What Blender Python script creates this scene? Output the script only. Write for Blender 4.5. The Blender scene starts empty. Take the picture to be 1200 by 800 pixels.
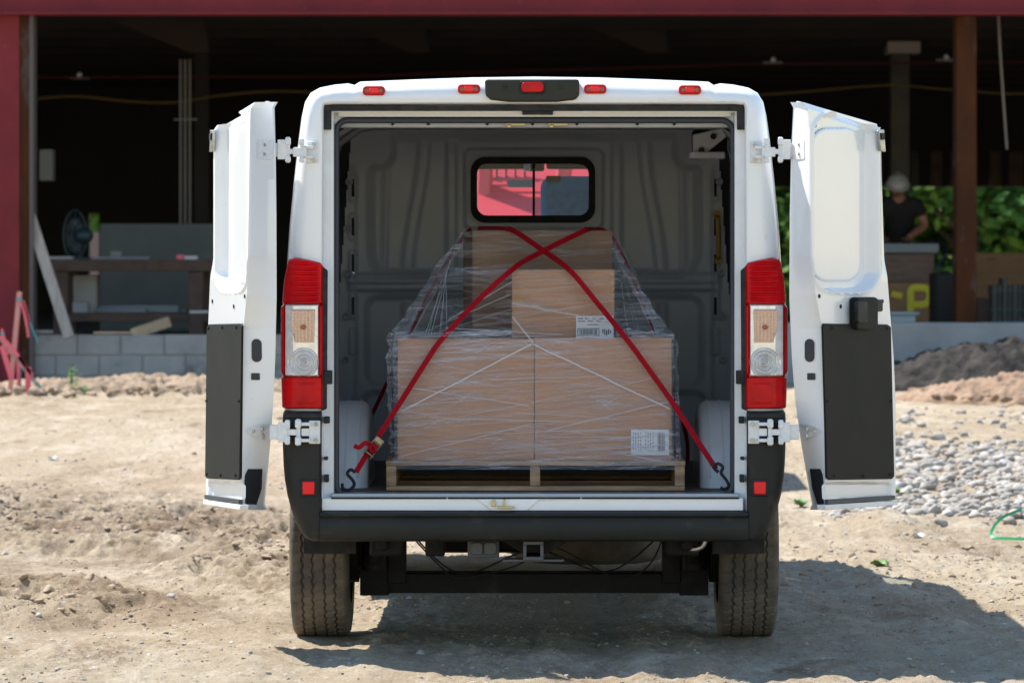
import bpy, math, random
import numpy as np
from mathutils import Vector, Matrix, noise as mnoise
R = math.radians
sc = bpy.context.scene
C = sc.collection
# ------------------------------------------------------------------ camera, world, sun
CAMH = 1.553; DIST = 17.0; F = 5100.0; VX = 626.0; HY = 305.0
cd = bpy.data.cameras.new('camera'); cam = bpy.data.objects.new('camera', cd); C.objects.link(cam)
cam.location = (0, -DIST, CAMH); cam.rotation_euler = (R(90), 0, 0)
cd.sensor_width = 36; cd.lens = F/1200*36
cd.shift_x = -(VX-600)/1200; cd.shift_y = -(400-HY)/1200
cd.clip_start = .5; cd.clip_end = 2000
cd.dof.use_dof = True; cd.dof.focus_distance = 17.1; cd.dof.aperture_fstop = 6.3
sc.camera = cam
SUN = Vector((-.53, .38, 1.0)).normalized()
elev = math.asin(SUN.z); az = math.atan2(SUN.x, SUN.y)
w = bpy.data.worlds.new('World'); sc.world = w; w.use_nodes = True
nt = w.node_tree; sky = nt.nodes.new('ShaderNodeTexSky'); sky.sky_type = 'NISHITA'; sky.sun_disc = False
sky.sun_elevation = elev; sky.sun_rotation = az; sky.dust_density = 0; sky.ozone_density = 2.5; sky.air_density = 1.4
nt.links.new(sky.outputs[0], nt.nodes['Background'].inputs[0]); nt.nodes['Background'].inputs[1].default_value = .125
sl = bpy.data.lights.new('sun', 'SUN'); sl.energy = 5.0; sl.angle = R(.5); sl.color = (1, .96, .9)
so = bpy.data.objects.new('sun', sl); C.objects.link(so); so.rotation_euler = SUN.to_track_quat('Z', 'Y').to_euler()
sc.view_settings.view_transform = 'Standard'; sc.view_settings.look = 'None'
sc.view_settings.exposure = 0.92; sc.view_settings.gamma = 1

rnd = random.Random(7)
def W(px, py, Y=0.0):
    k = (DIST+Y)/F
    return Vector(((px-VX)*k, Y, CAMH-(py-HY)*k))

# ------------------------------------------------------------------ materials
MATS = {}
def mat(name, col, rough=.5, metal=0, col2=None, scale=5, detail=6, lo=.35, hi=.65, bump=0, bscale=60, coat=0,
        stretch=None, spec=.5, transm=0, col3=None, scale3=30, lo3=.55, hi3=.7, bdist=.01, rough2=None, dist=0):
    if name in MATS: return MATS[name]
    m = bpy.data.materials.new(name); m.use_nodes = True; MATS[name] = m
    n = m.node_tree.nodes; L = m.node_tree.links; b = n['Principled BSDF']
    b.inputs['Base Color'].default_value = (*col, 1); b.inputs['Roughness'].default_value = rough
    b.inputs['Metallic'].default_value = metal; b.inputs['Coat Weight'].default_value = coat
    b.inputs['Coat Roughness'].default_value = .06
    b.inputs['Specular IOR Level'].default_value = spec; b.inputs['Transmission Weight'].default_value = transm
    tc = n.new('ShaderNodeTexCoord'); mp = n.new('ShaderNodeMapping'); L.new(tc.outputs['Object'], mp.inputs[0])
    if stretch: mp.inputs['Scale'].default_value = stretch
    out = None
    def nz(s, d, ds=0):
        t = n.new('ShaderNodeTexNoise'); t.inputs['Scale'].default_value = s; t.inputs['Detail'].default_value = d
        t.inputs['Roughness'].default_value = .6; t.inputs['Distortion'].default_value = ds
        L.new(mp.outputs[0], t.inputs['Vector']); return t
    def ramp(src, lo, hi):
        r = n.new('ShaderNodeMapRange'); r.inputs['From Min'].default_value = lo; r.inputs['From Max'].default_value = hi
        L.new(src, r.inputs['Value']); return r.outputs[0]
    if col2:
        t = nz(scale, detail, dist); f = ramp(t.outputs['Fac'], lo, hi)
        mx = n.new('ShaderNodeMix'); mx.data_type = 'RGBA'
        mx.inputs[6].default_value = (*col, 1); mx.inputs[7].default_value = (*col2, 1); L.new(f, mx.inputs[0]); out = mx.outputs[2]
        if rough2 is not None:
            rr = n.new('ShaderNodeMapRange'); rr.inputs['To Min'].default_value = rough; rr.inputs['To Max'].default_value = rough2
            L.new(f, rr.inputs['Value']); L.new(rr.outputs[0], b.inputs['Roughness'])
        if col3:
            t = nz(scale3, 4); f = ramp(t.outputs['Fac'], lo3, hi3)
            mx2 = n.new('ShaderNodeMix'); mx2.data_type = 'RGBA'; L.new(out, mx2.inputs[6])
            mx2.inputs[7].default_value = (*col3, 1); L.new(f, mx2.inputs[0]); out = mx2.outputs[2]
        L.new(out, b.inputs['Base Color'])
    if bump:
        t = nz(bscale, 8); bp = n.new('ShaderNodeBump'); bp.inputs['Strength'].default_value = bump
        bp.inputs['Distance'].default_value = bdist; L.new(t.outputs['Fac'], bp.inputs['Height']); L.new(bp.outputs[0], b.inputs['Normal'])
    return m
M = dict(
 paint=mat('white_paint', (.80,.81,.82), .28, col2=(.77,.78,.78), scale=2.5, coat=.6, bump=.03, bscale=3, col3=(.66,.62,.56), scale3=38, lo3=.66, hi3=.80),
 roofgrey=mat('roof_grey_shaded', (.45,.48,.52), .6, spec=.25, col2=(.40,.425,.46), scale=4),  # darker copy of the cargo grey, ceiling shade put into the colour
 inpaint=mat('jamb_paint', (.76,.78,.80), .38, col2=(.68,.69,.69), scale=8, coat=.25),
 hinge=mat('hinge_paint', (.76,.77,.77), .42, coat=.2, col2=(.66,.66,.65), scale=60, bump=.1, bscale=90),
 grey=mat('cargo_grey_paint', (.64,.675,.735), .42, spec=.4, col2=(.58,.615,.67), scale=3, bump=.05, bscale=25, coat=.10),
 bumper=mat('black_plastic', (.017,.018,.016), .55, spec=.25, col2=(.026,.025,.022), scale=7, bump=.25, bscale=500, bdist=.001, rough2=.62, col3=(.075,.065,.05), scale3=9, lo3=.6, hi3=.85),
 rubber=mat('rubber', (.010,.011,.013), .6, spec=.25, col2=(.03,.03,.03), scale=20),
 seal=mat('seal_rubber', (.022,.025,.034), .5),
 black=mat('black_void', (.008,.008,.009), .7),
 tyre=mat('tyre_rubber', (.085,.075,.065), .9, spec=.2, col2=(.24,.19,.14), scale=5, lo=.38, hi=.75, bump=.3, bscale=120, bdist=.002, col3=(.24,.17,.10), scale3=3, lo3=.62, hi3=.8),
 chassis=mat('chassis_black', (.012,.011,.011), .65, spec=.2, col2=(.05,.043,.035), scale=8, lo=.55, hi=.85, bump=.1),
 steel=mat('steel', (.45,.45,.44), .35, 1, col2=(.3,.29,.27), scale=40),
 brass=mat('zinc_yellow', (.46,.38,.20), .35, 1),
 yellow=mat('grab_handle_yellow', (.45,.26,.03), .45),
 trim=mat('door_trim_board', (.013,.014,.012), .6, spec=.1, col2=(.019,.019,.016), scale=5, bump=.3, bscale=600, bdist=.0006),
 cargo_floor=mat('cargo_floor', (.085,.065,.052), .6, col2=(.12,.095,.075), scale=14, bump=.1),
 glass=None,
 card=mat('cardboard', (.52,.275,.15), .75, col2=(.44,.232,.125), scale=6, bump=.1, bscale=200, bdist=.001, stretch=(1,1,3)),
 cardd=mat('cardboard_shaded', (.31,.185,.105), .75, col2=(.25,.145,.085), scale=6, bump=.1, bscale=200, bdist=.001),  # darker copy of the cardboard, shade on the rear carton put into colour
 tape=mat('packing_tape', (.42,.29,.17), .25, coat=.4),
 pine=mat('pallet_wood', (.50,.31,.18), .75, col2=(.26,.16,.09), scale=5, stretch=(1,1,9), bump=.25, bscale=40, col3=(.12,.08,.05), scale3=8, lo3=.6, hi3=.75),
 paper=mat('label_paper', (.72,.72,.74), .5),
 ink=mat('label_ink', (.05,.05,.055), .6),
 strap=mat('red_webbing', (.36,.004,.012), .65, spec=.12, col2=(.27,.003,.01), scale=60, bump=.4, bscale=500, bdist=.001, stretch=(1,1,1)),
 zinc=mat('ratchet_metal', (.36,.31,.22), .38, .9, col2=(.2,.17,.12), scale=50),
 seatc=mat('seat_cloth', (.03,.25,.50), .9, spec=.05, col2=(.02,.19,.40), scale=30, bump=.4, bscale=90),
 maroon=mat('maroon_primer', (.19,.022,.028), .6, spec=.2, col2=(.15,.018,.024), scale=3, col3=(.27,.12,.12), scale3=9, lo3=.68, hi3=.74, bump=.05),
 rust=mat('rusty_steel', (.075,.026,.010), .85, spec=.12, col2=(.045,.02,.011), scale=5, stretch=(1,1,.35), col3=(.085,.075,.07), scale3=4, lo3=.58, hi3=.7),
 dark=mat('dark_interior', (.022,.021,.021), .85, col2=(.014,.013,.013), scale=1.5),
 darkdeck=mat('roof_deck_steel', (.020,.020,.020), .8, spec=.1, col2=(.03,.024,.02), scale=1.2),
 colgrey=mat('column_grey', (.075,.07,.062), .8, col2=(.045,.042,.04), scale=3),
 cmu=mat('concrete_block', (.34,.33,.31), .9, col2=(.27,.265,.25), scale=4, bump=.5, bscale=50, col3=(.11,.11,.105), scale3=2.2, lo3=.56, hi3=.7),
 mortar=mat('mortar', (.27,.265,.25), .95, bump=.3),
 conc=mat('poured_concrete', (.34,.335,.32), .85, col2=(.27,.27,.26), scale=2.2, bump=.3, bscale=25, col3=(.13,.13,.125), scale3=1.3, lo3=.6, hi3=.75),
 ply=mat('plywood', (.30,.17,.085), .75, col2=(.22,.125,.065), scale=3, stretch=(1,1,6), col3=(.12,.07,.04), scale3=6, lo3=.62, hi3=.7),
 lumber=mat('weathered_lumber', (.40,.37,.33), .8, col2=(.28,.25,.21), scale=4, stretch=(6,6,1), bump=.2, bscale=40),
 newwood=mat('new_lumber', (.52,.40,.26), .7, col2=(.42,.30,.18), scale=4, stretch=(1,6,6)),
 bench=mat('bench_wood', (.10,.06,.042), .8, col2=(.06,.038,.03), scale=5),
 sheet=mat('grey_sheet', (.10,.12,.125), .7, col2=(.085,.10,.105), scale=3),
 white=mat('off_white', (.55,.56,.56), .6),
 teal=mat('fan_teal', (.012,.035,.048), .5),
 bluetarp=mat('blue_tarp', (.11,.14,.40), .5, bump=.6, bscale=12, bdist=.05),
 galv=mat('galvanised', (.16,.19,.21), .5, .4),
 spray=mat('spray_paint', (.62,.55,.03), .6),
 pink=mat('pink_ribbon', (.75,.12,.17), .45), tealr=mat('teal_ribbon', (.03,.30,.32), .45), dteal=mat('dark_teal_strap', (.012,.09,.09), .6), stake=mat('stake_wood', (.62,.22,.22), .7, col2=(.50,.30,.24), scale=9),
 green=mat('green_tape', (.02,.30,.10), .4),
 red=mat('machine_red', (.50,.02,.035), .35, col2=(.42,.018,.03), scale=3, coat=.3),
 skin=mat('skin', (.36,.17,.11), .55), shirt=mat('black_shirt', (.012,.012,.015), .85, bump=.3, bscale=20), hat=mat('hard_hat', (.42,.43,.44), .4), jeans=mat('jeans', (.05,.07,.12), .85),
 leaf=mat('leaves', (.035,.10,.014), .7, spec=.15, col2=(.10,.20,.028), scale=1.6, lo=.4, hi=.6), bark=mat('bark', (.10,.075,.05), .9),
 weed=mat('weed_green', (.10,.22,.04), .6),
 stone=mat('pale_stone', (.40,.37,.33), .95, spec=.1, col2=(.27,.235,.195), scale=3.2, bump=.3, bscale=60, col3=(.47,.45,.42), scale3=7, lo3=.55, hi3=.62),
 clod=mat('dirt_clod', (.36,.27,.19), .95, col2=(.25,.18,.12), scale=2.5, bump=.5, bscale=60),
 tan=mat('tan_soil', (.36,.27,.185), .95, col2=(.25,.175,.115), scale=3, bump=.8, bscale=14, bdist=.05),
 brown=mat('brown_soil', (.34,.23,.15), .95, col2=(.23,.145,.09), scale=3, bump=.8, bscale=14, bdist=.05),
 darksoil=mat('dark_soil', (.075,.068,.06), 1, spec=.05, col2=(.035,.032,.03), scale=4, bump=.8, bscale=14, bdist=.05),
)
def glassmat(name, tint, refl=.08):
    m = bpy.data.materials.new(name); m.use_nodes = True; n = m.node_tree.nodes; L = m.node_tree.links; n.clear()
    o = n.new('ShaderNodeOutputMaterial'); t = n.new('ShaderNodeBsdfTransparent'); t.inputs[0].default_value = (*tint, 1)
    g = n.new('ShaderNodeBsdfGlossy'); g.inputs['Roughness'].default_value = .02
    mx = n.new('ShaderNodeMixShader'); mx.inputs[0].default_value = refl*.6; L.new(t.outputs[0], mx.inputs[1]); L.new(g.outputs[0], mx.inputs[2]); L.new(mx.outputs[0], o.inputs[0])
    return m
M['glass'] = glassmat('window_glass', (.93,.97,.97), .035); M['cabglass'] = glassmat('cab_glass', (.90,.95,.97), .05)
def lensmat(name, col, emis=0):
    m = mat(name, col, .12, coat=1, spec=.6); return m
M['redlens'] = mat('red_lens', (.60,.0,.004), .25, coat=.12, spec=.15, col2=(.42,.0,.002), scale=14)
M['redlens2'] = mat('red_lens_bright', (.80,.003,.010), .25, coat=.3, spec=.3)
M['clearlens'] = mat('clear_lens_chrome', (.90,.90,.90), .2, .35, coat=.5, col2=(.68,.67,.65), scale=30)
M['amber'] = mat('amber_lens', (.80,.56,.40), .2, .25, coat=.5)
def filmmat(nm='stretch_film', base=.03, gain=1.15):
    m = bpy.data.materials.new(nm); m.use_nodes = True; n = m.node_tree.nodes; L = m.node_tree.links; n.clear()
    o = n.new('ShaderNodeOutputMaterial'); t = n.new('ShaderNodeBsdfTransparent'); t.inputs[0].default_value = (.98,.985,.99,1)
    p = n.new('ShaderNodeBsdfPrincipled'); p.inputs['Base Color'].default_value = (.84,.87,.98,1); p.inputs['Roughness'].default_value = .18
    tc = n.new('ShaderNodeTexCoord')
    def sheen_streak(ang, sx, sz, lo, hi, det=5):  # pale noise streaks paint highlights and sheen onto the film
        mp = n.new('ShaderNodeMapping'); mp.inputs['Rotation'].default_value = (0, R(ang), 0)
        mp2 = n.new('ShaderNodeMapping'); mp2.inputs['Scale'].default_value = (sx, 1.0, sz)
        L.new(tc.outputs['Object'], mp.inputs[0]); L.new(mp.outputs[0], mp2.inputs[0])
        t_ = n.new('ShaderNodeTexNoise'); t_.inputs['Scale'].default_value = 1; t_.inputs['Detail'].default_value = det; t_.inputs['Roughness'].default_value = .7
        L.new(mp2.outputs[0], t_.inputs['Vector'])
        r = n.new('ShaderNodeMapRange'); r.inputs['From Min'].default_value = lo; r.inputs['From Max'].default_value = hi; L.new(t_.outputs['Fac'], r.inputs['Value']); return r.outputs[0], t_.outputs['Fac']
    def math_(op, a, b):
        q = n.new('ShaderNodeMath'); q.operation = op
        for i, v in enumerate((a, b)):
            if isinstance(v, (int, float)): q.inputs[i].default_value = v
            else: L.new(v, q.inputs[i])
        return q.outputs[0]
    a, af = sheen_streak(4, 2.2, 85, .46, .80); b, bf = sheen_streak(-11, 2.0, 60, .52, .85); c, _ = sheen_streak(30, 2, 110, .58, .86); d, _ = sheen_streak(-32, 2, 95, .6, .88); e, _ = sheen_streak(0, 3, 4, .35, .7, 2); f, _ = sheen_streak(-3, 5, 240, .38, .72, 3)
    s = math_('ADD', math_('MULTIPLY', a, .50), math_('MULTIPLY', b, .35)); s = math_('ADD', s, math_('MULTIPLY', c, .5)); s = math_('ADD', s, math_('MULTIPLY', d, .4)); s = math_('ADD', s, math_('MULTIPLY', f, .15))
    s = math_('MULTIPLY', s, math_('ADD', math_('MULTIPLY', e, .9), .45)); s = math_('MULTIPLY', s, gain); s = math_('ADD', s, base); s = math_('MAXIMUM', math_('MINIMUM', s, .85), 0.0)
    bp = n.new('ShaderNodeBump'); bp.inputs['Strength'].default_value = .9; bp.inputs['Distance'].default_value = .02
    L.new(math_('ADD', af, bf), bp.inputs['Height']); L.new(bp.outputs[0], p.inputs['Normal'])
    mx = n.new('ShaderNodeMixShader'); L.new(s, mx.inputs[0]); L.new(t.outputs[0], mx.inputs[1]); L.new(p.outputs[0], mx.inputs[2])
    g = n.new('ShaderNodeBsdfGlossy'); g.inputs['Roughness'].default_value = .12; L.new(bp.outputs[0], g.inputs['Normal'])
    mg = n.new('ShaderNodeMixShader'); mg.inputs[0].default_value = .035; L.new(mx.outputs[0], mg.inputs[1]); L.new(g.outputs[0], mg.inputs[2])
    L.new(mg.outputs[0], o.inputs[0]); return m
M['film'] = filmmat(); M['film3'] = filmmat('draped_film', -.04, .85); M['film2'] = filmmat('gathered_film', .05, 1.5)
M['fold'] = mat('film_fold', (.62,.64,.70), .3, coat=.5)
def fold_alpha():
    m = M['fold']; n = m.node_tree.nodes; n['Principled BSDF'].inputs['Alpha'].default_value = .5
fold_alpha()

# ------------------------------------------------------------------ mesh helpers
OFF = {}
def thing(name, label, cat, loc, group=None, kind=None):
    o = bpy.data.objects.new(name, None); o.empty_display_size = .2; C.objects.link(o); o.location = loc; OFF[o.name] = Vector(loc)
    o['label'] = label; o['category'] = cat
    if group: o['group'] = group
    return o
def tag(o, label=None, cat=None, group=None, kind=None):
    if label: o['label'] = label
    if cat: o['category'] = cat
    if group: o['group'] = group
    if kind: o['kind'] = kind
    return o
def dup(root, loc, label=None, rotz=0):
    r = root.copy(); C.objects.link(r); r.location = loc; r.rotation_euler = (0,0,rotz); OFF[r.name] = Vector(loc)
    if label: r['label'] = label
    for ch in [c for c in bpy.data.objects if c.parent == root]:
        c = ch.copy(); C.objects.link(c); c.parent = r
        for g in [g for g in bpy.data.objects if g.parent == ch]:
            d = g.copy(); C.objects.link(d); d.parent = c
    return r
class MB:
    def __init__(s): s.v = []; s.f = []
    def add(s, vs, fs):
        b = len(s.v); s.v += [Vector(p) for p in vs]; s.f += [tuple(b+i for i in f) for f in fs]; return s
    def box(s, c, d, rot=None):
        hx, hy, hz = d[0]/2, d[1]/2, d[2]/2
        vs = [Vector((x,y,z)) for x in (-hx,hx) for y in (-hy,hy) for z in (-hz,hz)]
        if rot is not None: vs = [rot @ p for p in vs]
        return s.add([p+Vector(c) for p in vs], [(0,1,3,2),(4,6,7,5),(0,4,5,1),(2,3,7,6),(0,2,6,4),(1,5,7,3)])
    def bb(s, x0,x1,y0,y1,z0,z1): return s.box(((x0+x1)/2,(y0+y1)/2,(z0+z1)/2),(abs(x1-x0),abs(y1-y0),abs(z1-z0)))
    def pbox(s, px0, py0, px1, py1, Y0, Y1):      # pixel rectangle placed at depth Y0, depth to Y1
        a = W(px0, py0, Y0); b = W(px1, py1, Y0); return s.bb(a.x, b.x, Y0, Y1, b.z, a.z)
    def prism(s, poly, ax):                        # poly: list of 3D pts, ax: extrusion vector
        n = len(poly); p = [Vector(q) for q in poly]; ax = Vector(ax)
        return s.add(p+[q+ax for q in p], [tuple(range(n-1,-1,-1)), tuple(range(n,2*n))]+[(i,(i+1)%n,(i+1)%n+n,i+n) for i in range(n)])
    def grid(s, nu, nv, fn, closeu=False):
        vs = [fn(i, j) for j in range(nv) for i in range(nu)]; fs = []
        for j in range(nv-1):
            for i in range(nu if closeu else nu-1):
                k = (i+1) % nu; fs.append((j*nu+i, j*nu+k, (j+1)*nu+k, (j+1)*nu+i))
        return s.add(vs, fs)
    def tube(s, path, r, n=10, caps=True, closed=False):
        P = [Vector(p) for p in path]; m = len(P); rs = r if isinstance(r, (list,tuple)) else [r]*m
        up = None; rings = []
        for i, p in enumerate(P):
            if closed: t = (P[(i+1)%m]-P[i-1]).normalized()
            else: t = (P[min(i+1,m-1)]-P[max(i-1,0)]).normalized()
            if up is None:
                up = Vector((0,0,1)) if abs(t.z) < .9 else Vector((1,0,0))
            a = t.cross(up).normalized(); up = a.cross(t).normalized()
            rings.append([p+(a*math.cos(q)+up*math.sin(q))*rs[i] for q in [2*math.pi*k/n for k in range(n)]])
        vs = [q for rg in rings for q in rg]; fs = []
        for i in range(m if closed else m-1):
            j = (i+1) % m
            for k in range(n): fs.append((i*n+k, i*n+(k+1)%n, j*n+(k+1)%n, j*n+k))
        if caps and not closed: fs += [tuple(range(n-1,-1,-1)), tuple((m-1)*n+k for k in range(n))]
        return s.add(vs, fs)
    def ribbon(s, path, wid, th=.0025, face=Vector((0,-1,0)), wobble=0):
        P = [Vector(p) for p in path]; m = len(P); vs = []; fs = []
        for i, p in enumerate(P):
            t = (P[min(i+1,m-1)]-P[max(i-1,0)]).normalized(); f = face[i] if isinstance(face, list) else face
            a = t.cross(f).normalized(); nn = a.cross(t).normalized()
            ww = wid/2
            vs += [p-a*ww-nn*th/2, p+a*ww-nn*th/2, p+a*ww+nn*th/2, p-a*ww+nn*th/2]
        for i in range(m-1):
            for k in range(4): fs.append((i*4+k, i*4+(k+1)%4, (i+1)*4+(k+1)%4, (i+1)*4+k))
        fs += [(3,2,1,0), tuple((m-1)*4+k for k in range(4))]
        return s.add(vs, fs)
    def ell(s, c, r, nu=24, nv=14, ax=None):
        def fn(i, j):
            a = 2*math.pi*i/nu; b = math.pi*(j/(nv-1)-.5)
            v = Vector((r[0]*math.cos(a)*math.cos(b), r[1]*math.sin(a)*math.cos(b), r[2]*math.sin(b)))
            if ax is not None: v = ax @ v
            return v+Vector(c)
        return s.grid(nu, nv, fn, True)
    def cyl(s, c, r, h, axis='Y', n=28, r2=None):
        d = {'X':Vector((1,0,0)),'Y':Vector((0,1,0)),'Z':Vector((0,0,1))}[axis]; c = Vector(c)
        return s.tube([c-d*h/2, c+d*h/2], [r, r2 if r2 is not None else r], n)
    def build(s, name, m, parent=None, smooth=False, bevel=0, seg=2, auto=True, origin=None):
        me = bpy.data.meshes.new(name); off = Vector((0,0,0)); q = parent
        while q is not None: off += Vector(q.location); q = q.parent
        org = Vector(origin) if origin is not None else Vector((0,0,0))
        if parent is None and origin is None:
            a = np.array([tuple(p) for p in s.v]); org = Vector(((a[:,0].min()+a[:,0].max())/2, (a[:,1].min()+a[:,1].max())/2, a[:,2].min()))
        me.from_pydata([tuple(p-off-org) for p in s.v], [], s.f); me.materials.append(m)
        o = bpy.data.objects.new(name, me); C.objects.link(o); o.parent = parent; o.location = org
        import bmesh
        bm = bmesh.new(); bm.from_mesh(me); bmesh.ops.recalc_face_normals(bm, faces=bm.faces); bm.to_mesh(me); bm.free()
        if bevel:
            b = o.modifiers.new('bevel', 'BEVEL'); b.width = bevel; b.segments = seg; b.limit_method = 'ANGLE'; b.angle_limit = R(35)
            smooth = True
        if smooth:
            me.polygons.foreach_set('use_smooth', [True]*len(me.polygons))
            if auto: me.set_sharp_from_angle(angle=R(38))
        me.update(); return o
def sm(a, b, x):
    if a == b: return float(x > a)
    t = max(0, min(1, (x-a)/(b-a))); return t*t*(3-2*t)
def lerp(a, b, t): return a+(b-a)*t
def interp(tab, x):
    if x <= tab[0][0]: return tab[0][1]
    for (a, u), (b, v) in zip(tab, tab[1:]):
        if x <= b: return lerp(u, v, (x-a)/(b-a))
    return tab[-1][1]
def rr(px, py, x0, y0, x1, y1, r):                 # signed distance to rounded rect (<0 inside)
    cx, cy = (x0+x1)/2, (y0+y1)/2; qx = abs(px-cx)-(x1-x0)/2+r; qy = abs(py-cy)-(y1-y0)/2+r
    return math.hypot(max(qx,0), max(qy,0))+min(max(qx,qy),0)-r
def rrpts(x0, y0, x1, y1, r, n=6):
    out = []
    for cx, cy, a0 in ((x1-r,y0+r,-90),(x1-r,y1-r,0),(x0+r,y1-r,90),(x0+r,y0+r,180)):
        for k in range(n+1):
            a = R(a0+90*k/n); out.append((cx+r*math.cos(a), cy+r*math.sin(a)))
    return out
def smoothpath(pts, k=6):
    P = [Vector(p) for p in pts]; out = []
    for i in range(len(P)-1):
        a = P[max(i-1,0)]; b = P[i]; c = P[i+1]; d = P[min(i+2,len(P)-1)]
        for q in range(k):
            t = q/k; out.append(.5*((2*b)+(c-a)*t+(2*a-5*b+4*c-d)*t*t+(3*b-a-3*c+d)*t**3))
    out.append(P[-1]); return out

# ------------------------------------------------------------------ ground
rs = np.random.RandomState(3)
TAB = rs.rand(256, 256)
def vnoise(x, y):
    xi = np.floor(x).astype(int); yi = np.floor(y).astype(int); fx = x-xi; fy = y-yi
    fx = fx*fx*(3-2*fx); fy = fy*fy*(3-2*fy)
    g = lambda a, b: TAB[a & 255, b & 255]
    return (g(xi,yi)*(1-fx)+g(xi+1,yi)*fx)*(1-fy)+(g(xi,yi+1)*(1-fx)+g(xi+1,yi+1)*fx)*fy
def fbm(x, y, o=4, g=.5):
    s = 0; a = 1; t = 0
    for k in range(o):
        s = s+a*vnoise(x*2**k+17*k, y*2**k+31*k); t += a; a *= g
    return s/t-.5
def ss(a, b, x):
    t = np.clip((x-a)/(b-a), 0, 1); return t*t*(3-2*t)
def terrain(x, y):
    x = np.asarray(x, float); y = np.asarray(y, float)
    z = .42*ss(5, 22, y)
    near = 1-ss(24, 60, y)
    z = z+near*(.05*fbm(x*.5, y*.35, 3)*ss(1.5,6,np.abs(y-1)+0*x)+.035*fbm(x*2.3+5, y*1.6, 4))
    # churned, lumpy soil left of the van and tyre ruts
    m = ss(-.7, -1.5, x)*ss(.5, 2.5, y)*(1-ss(8, 12, y)); m2 = ss(.38, .6, fbm(x*.8+3, y*.45, 2)+.5)
    lump = np.abs(fbm(x*5, y*3.5, 4, .6))
    z = z+m*(.25+m2)*(.26*(.22-lump))+m*.05*m2
    z = z+.040*(.15-np.abs(fbm(x*7, y*5, 4, .65)))*near*(.5+ss(-.15,.2,fbm(x*.9+7,y*.5,2)))+.024*fbm(x*21, y*15, 2)*near*(.35+ss(-.2,.2,fbm(x*1.7,y*.9+4,3)))
    for (x0, sl, wd) in ((-.87,0,.13), (.87,0,.13), (-2.1,.12,.12), (.25,.04,.10), (1.6,-.05,.12)):
        d = x-(x0+sl*y); z = z-.014*np.exp(-(d/wd)**2)*near+.010*np.exp(-((np.abs(d)-wd*1.9)/(wd*.6))**2)*near
    # dug hole and mound at right
    z = z+.09*np.exp(-(((x-2.0)/.22)**2+((y-7.6)/.8)**2))-.13*np.exp(-(((x-2.75)/.28)**2+((y-6.3)/.55)**2))
    z = z+.05*np.exp(-(((x-1.75)/.4)**2+((y-5.2)/.7)**2))*ss(-.2,.2,fbm(x*4,y*4,3))
    for wx in (-.875, .875):
        k = np.exp(-(((x-wx)/.17)**2+((y-1.02)/.3)**2)**2); z = z*(1-k)+.004*k
    return z
def zt(x, y): return float(terrain(np.array([x]), np.array([y]))[0])
def axis(segs):
    out = []
    for a, b, st in segs: out += list(np.arange(a, b, st))
    out.append(segs[-1][1]); return np.array(out)
xs = axis([(-900,-60,120),(-60,-12,6),(-12,-5.4,.5),(-5.4,-3.2,.025),(-3.2,3.2,.013),(3.2,5.6,.025),(5.6,12,.5),(12,60,6),(60,900,120)])
ys = axis([(-300,-30,60),(-30,-3,2),(-3,-1.4,.15),(-1.4,10,.02),(10,23,.05),(23,50,2),(50,110,10),(110,900,100)])
GX, GY = np.meshgrid(xs, ys); GZ = terrain(GX, GY)
def gridmesh(name, X, Y, Z, m):
    nv, nu = X.shape; me = bpy.data.meshes.new(name)
    co = np.stack([X, Y, Z], -1).reshape(-1, 3).astype(np.float32)
    i = np.arange(nu-1)[None, :]+np.arange(nv-1)[:, None]*nu
    q = np.stack([i, i+1, i+1+nu, i+nu], -1).reshape(-1).astype(np.int32); nf = len(q)//4
    me.vertices.add(len(co)); me.vertices.foreach_set('co', co.ravel()); me.loops.add(len(q)); me.loops.foreach_set('vertex_index', q)
    me.polygons.add(nf); me.polygons.foreach_set('loop_start', np.arange(nf, dtype=np.int32)*4)
    try: me.polygons.foreach_set('loop_total', np.full(nf, 4, np.int32))
    except Exception: pass
    me.polygons.foreach_set('use_smooth', np.ones(nf, bool)); me.update(calc_edges=True); me.materials.append(m)
    o = bpy.data.objects.new(name, me); C.objects.link(o); return o
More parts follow.
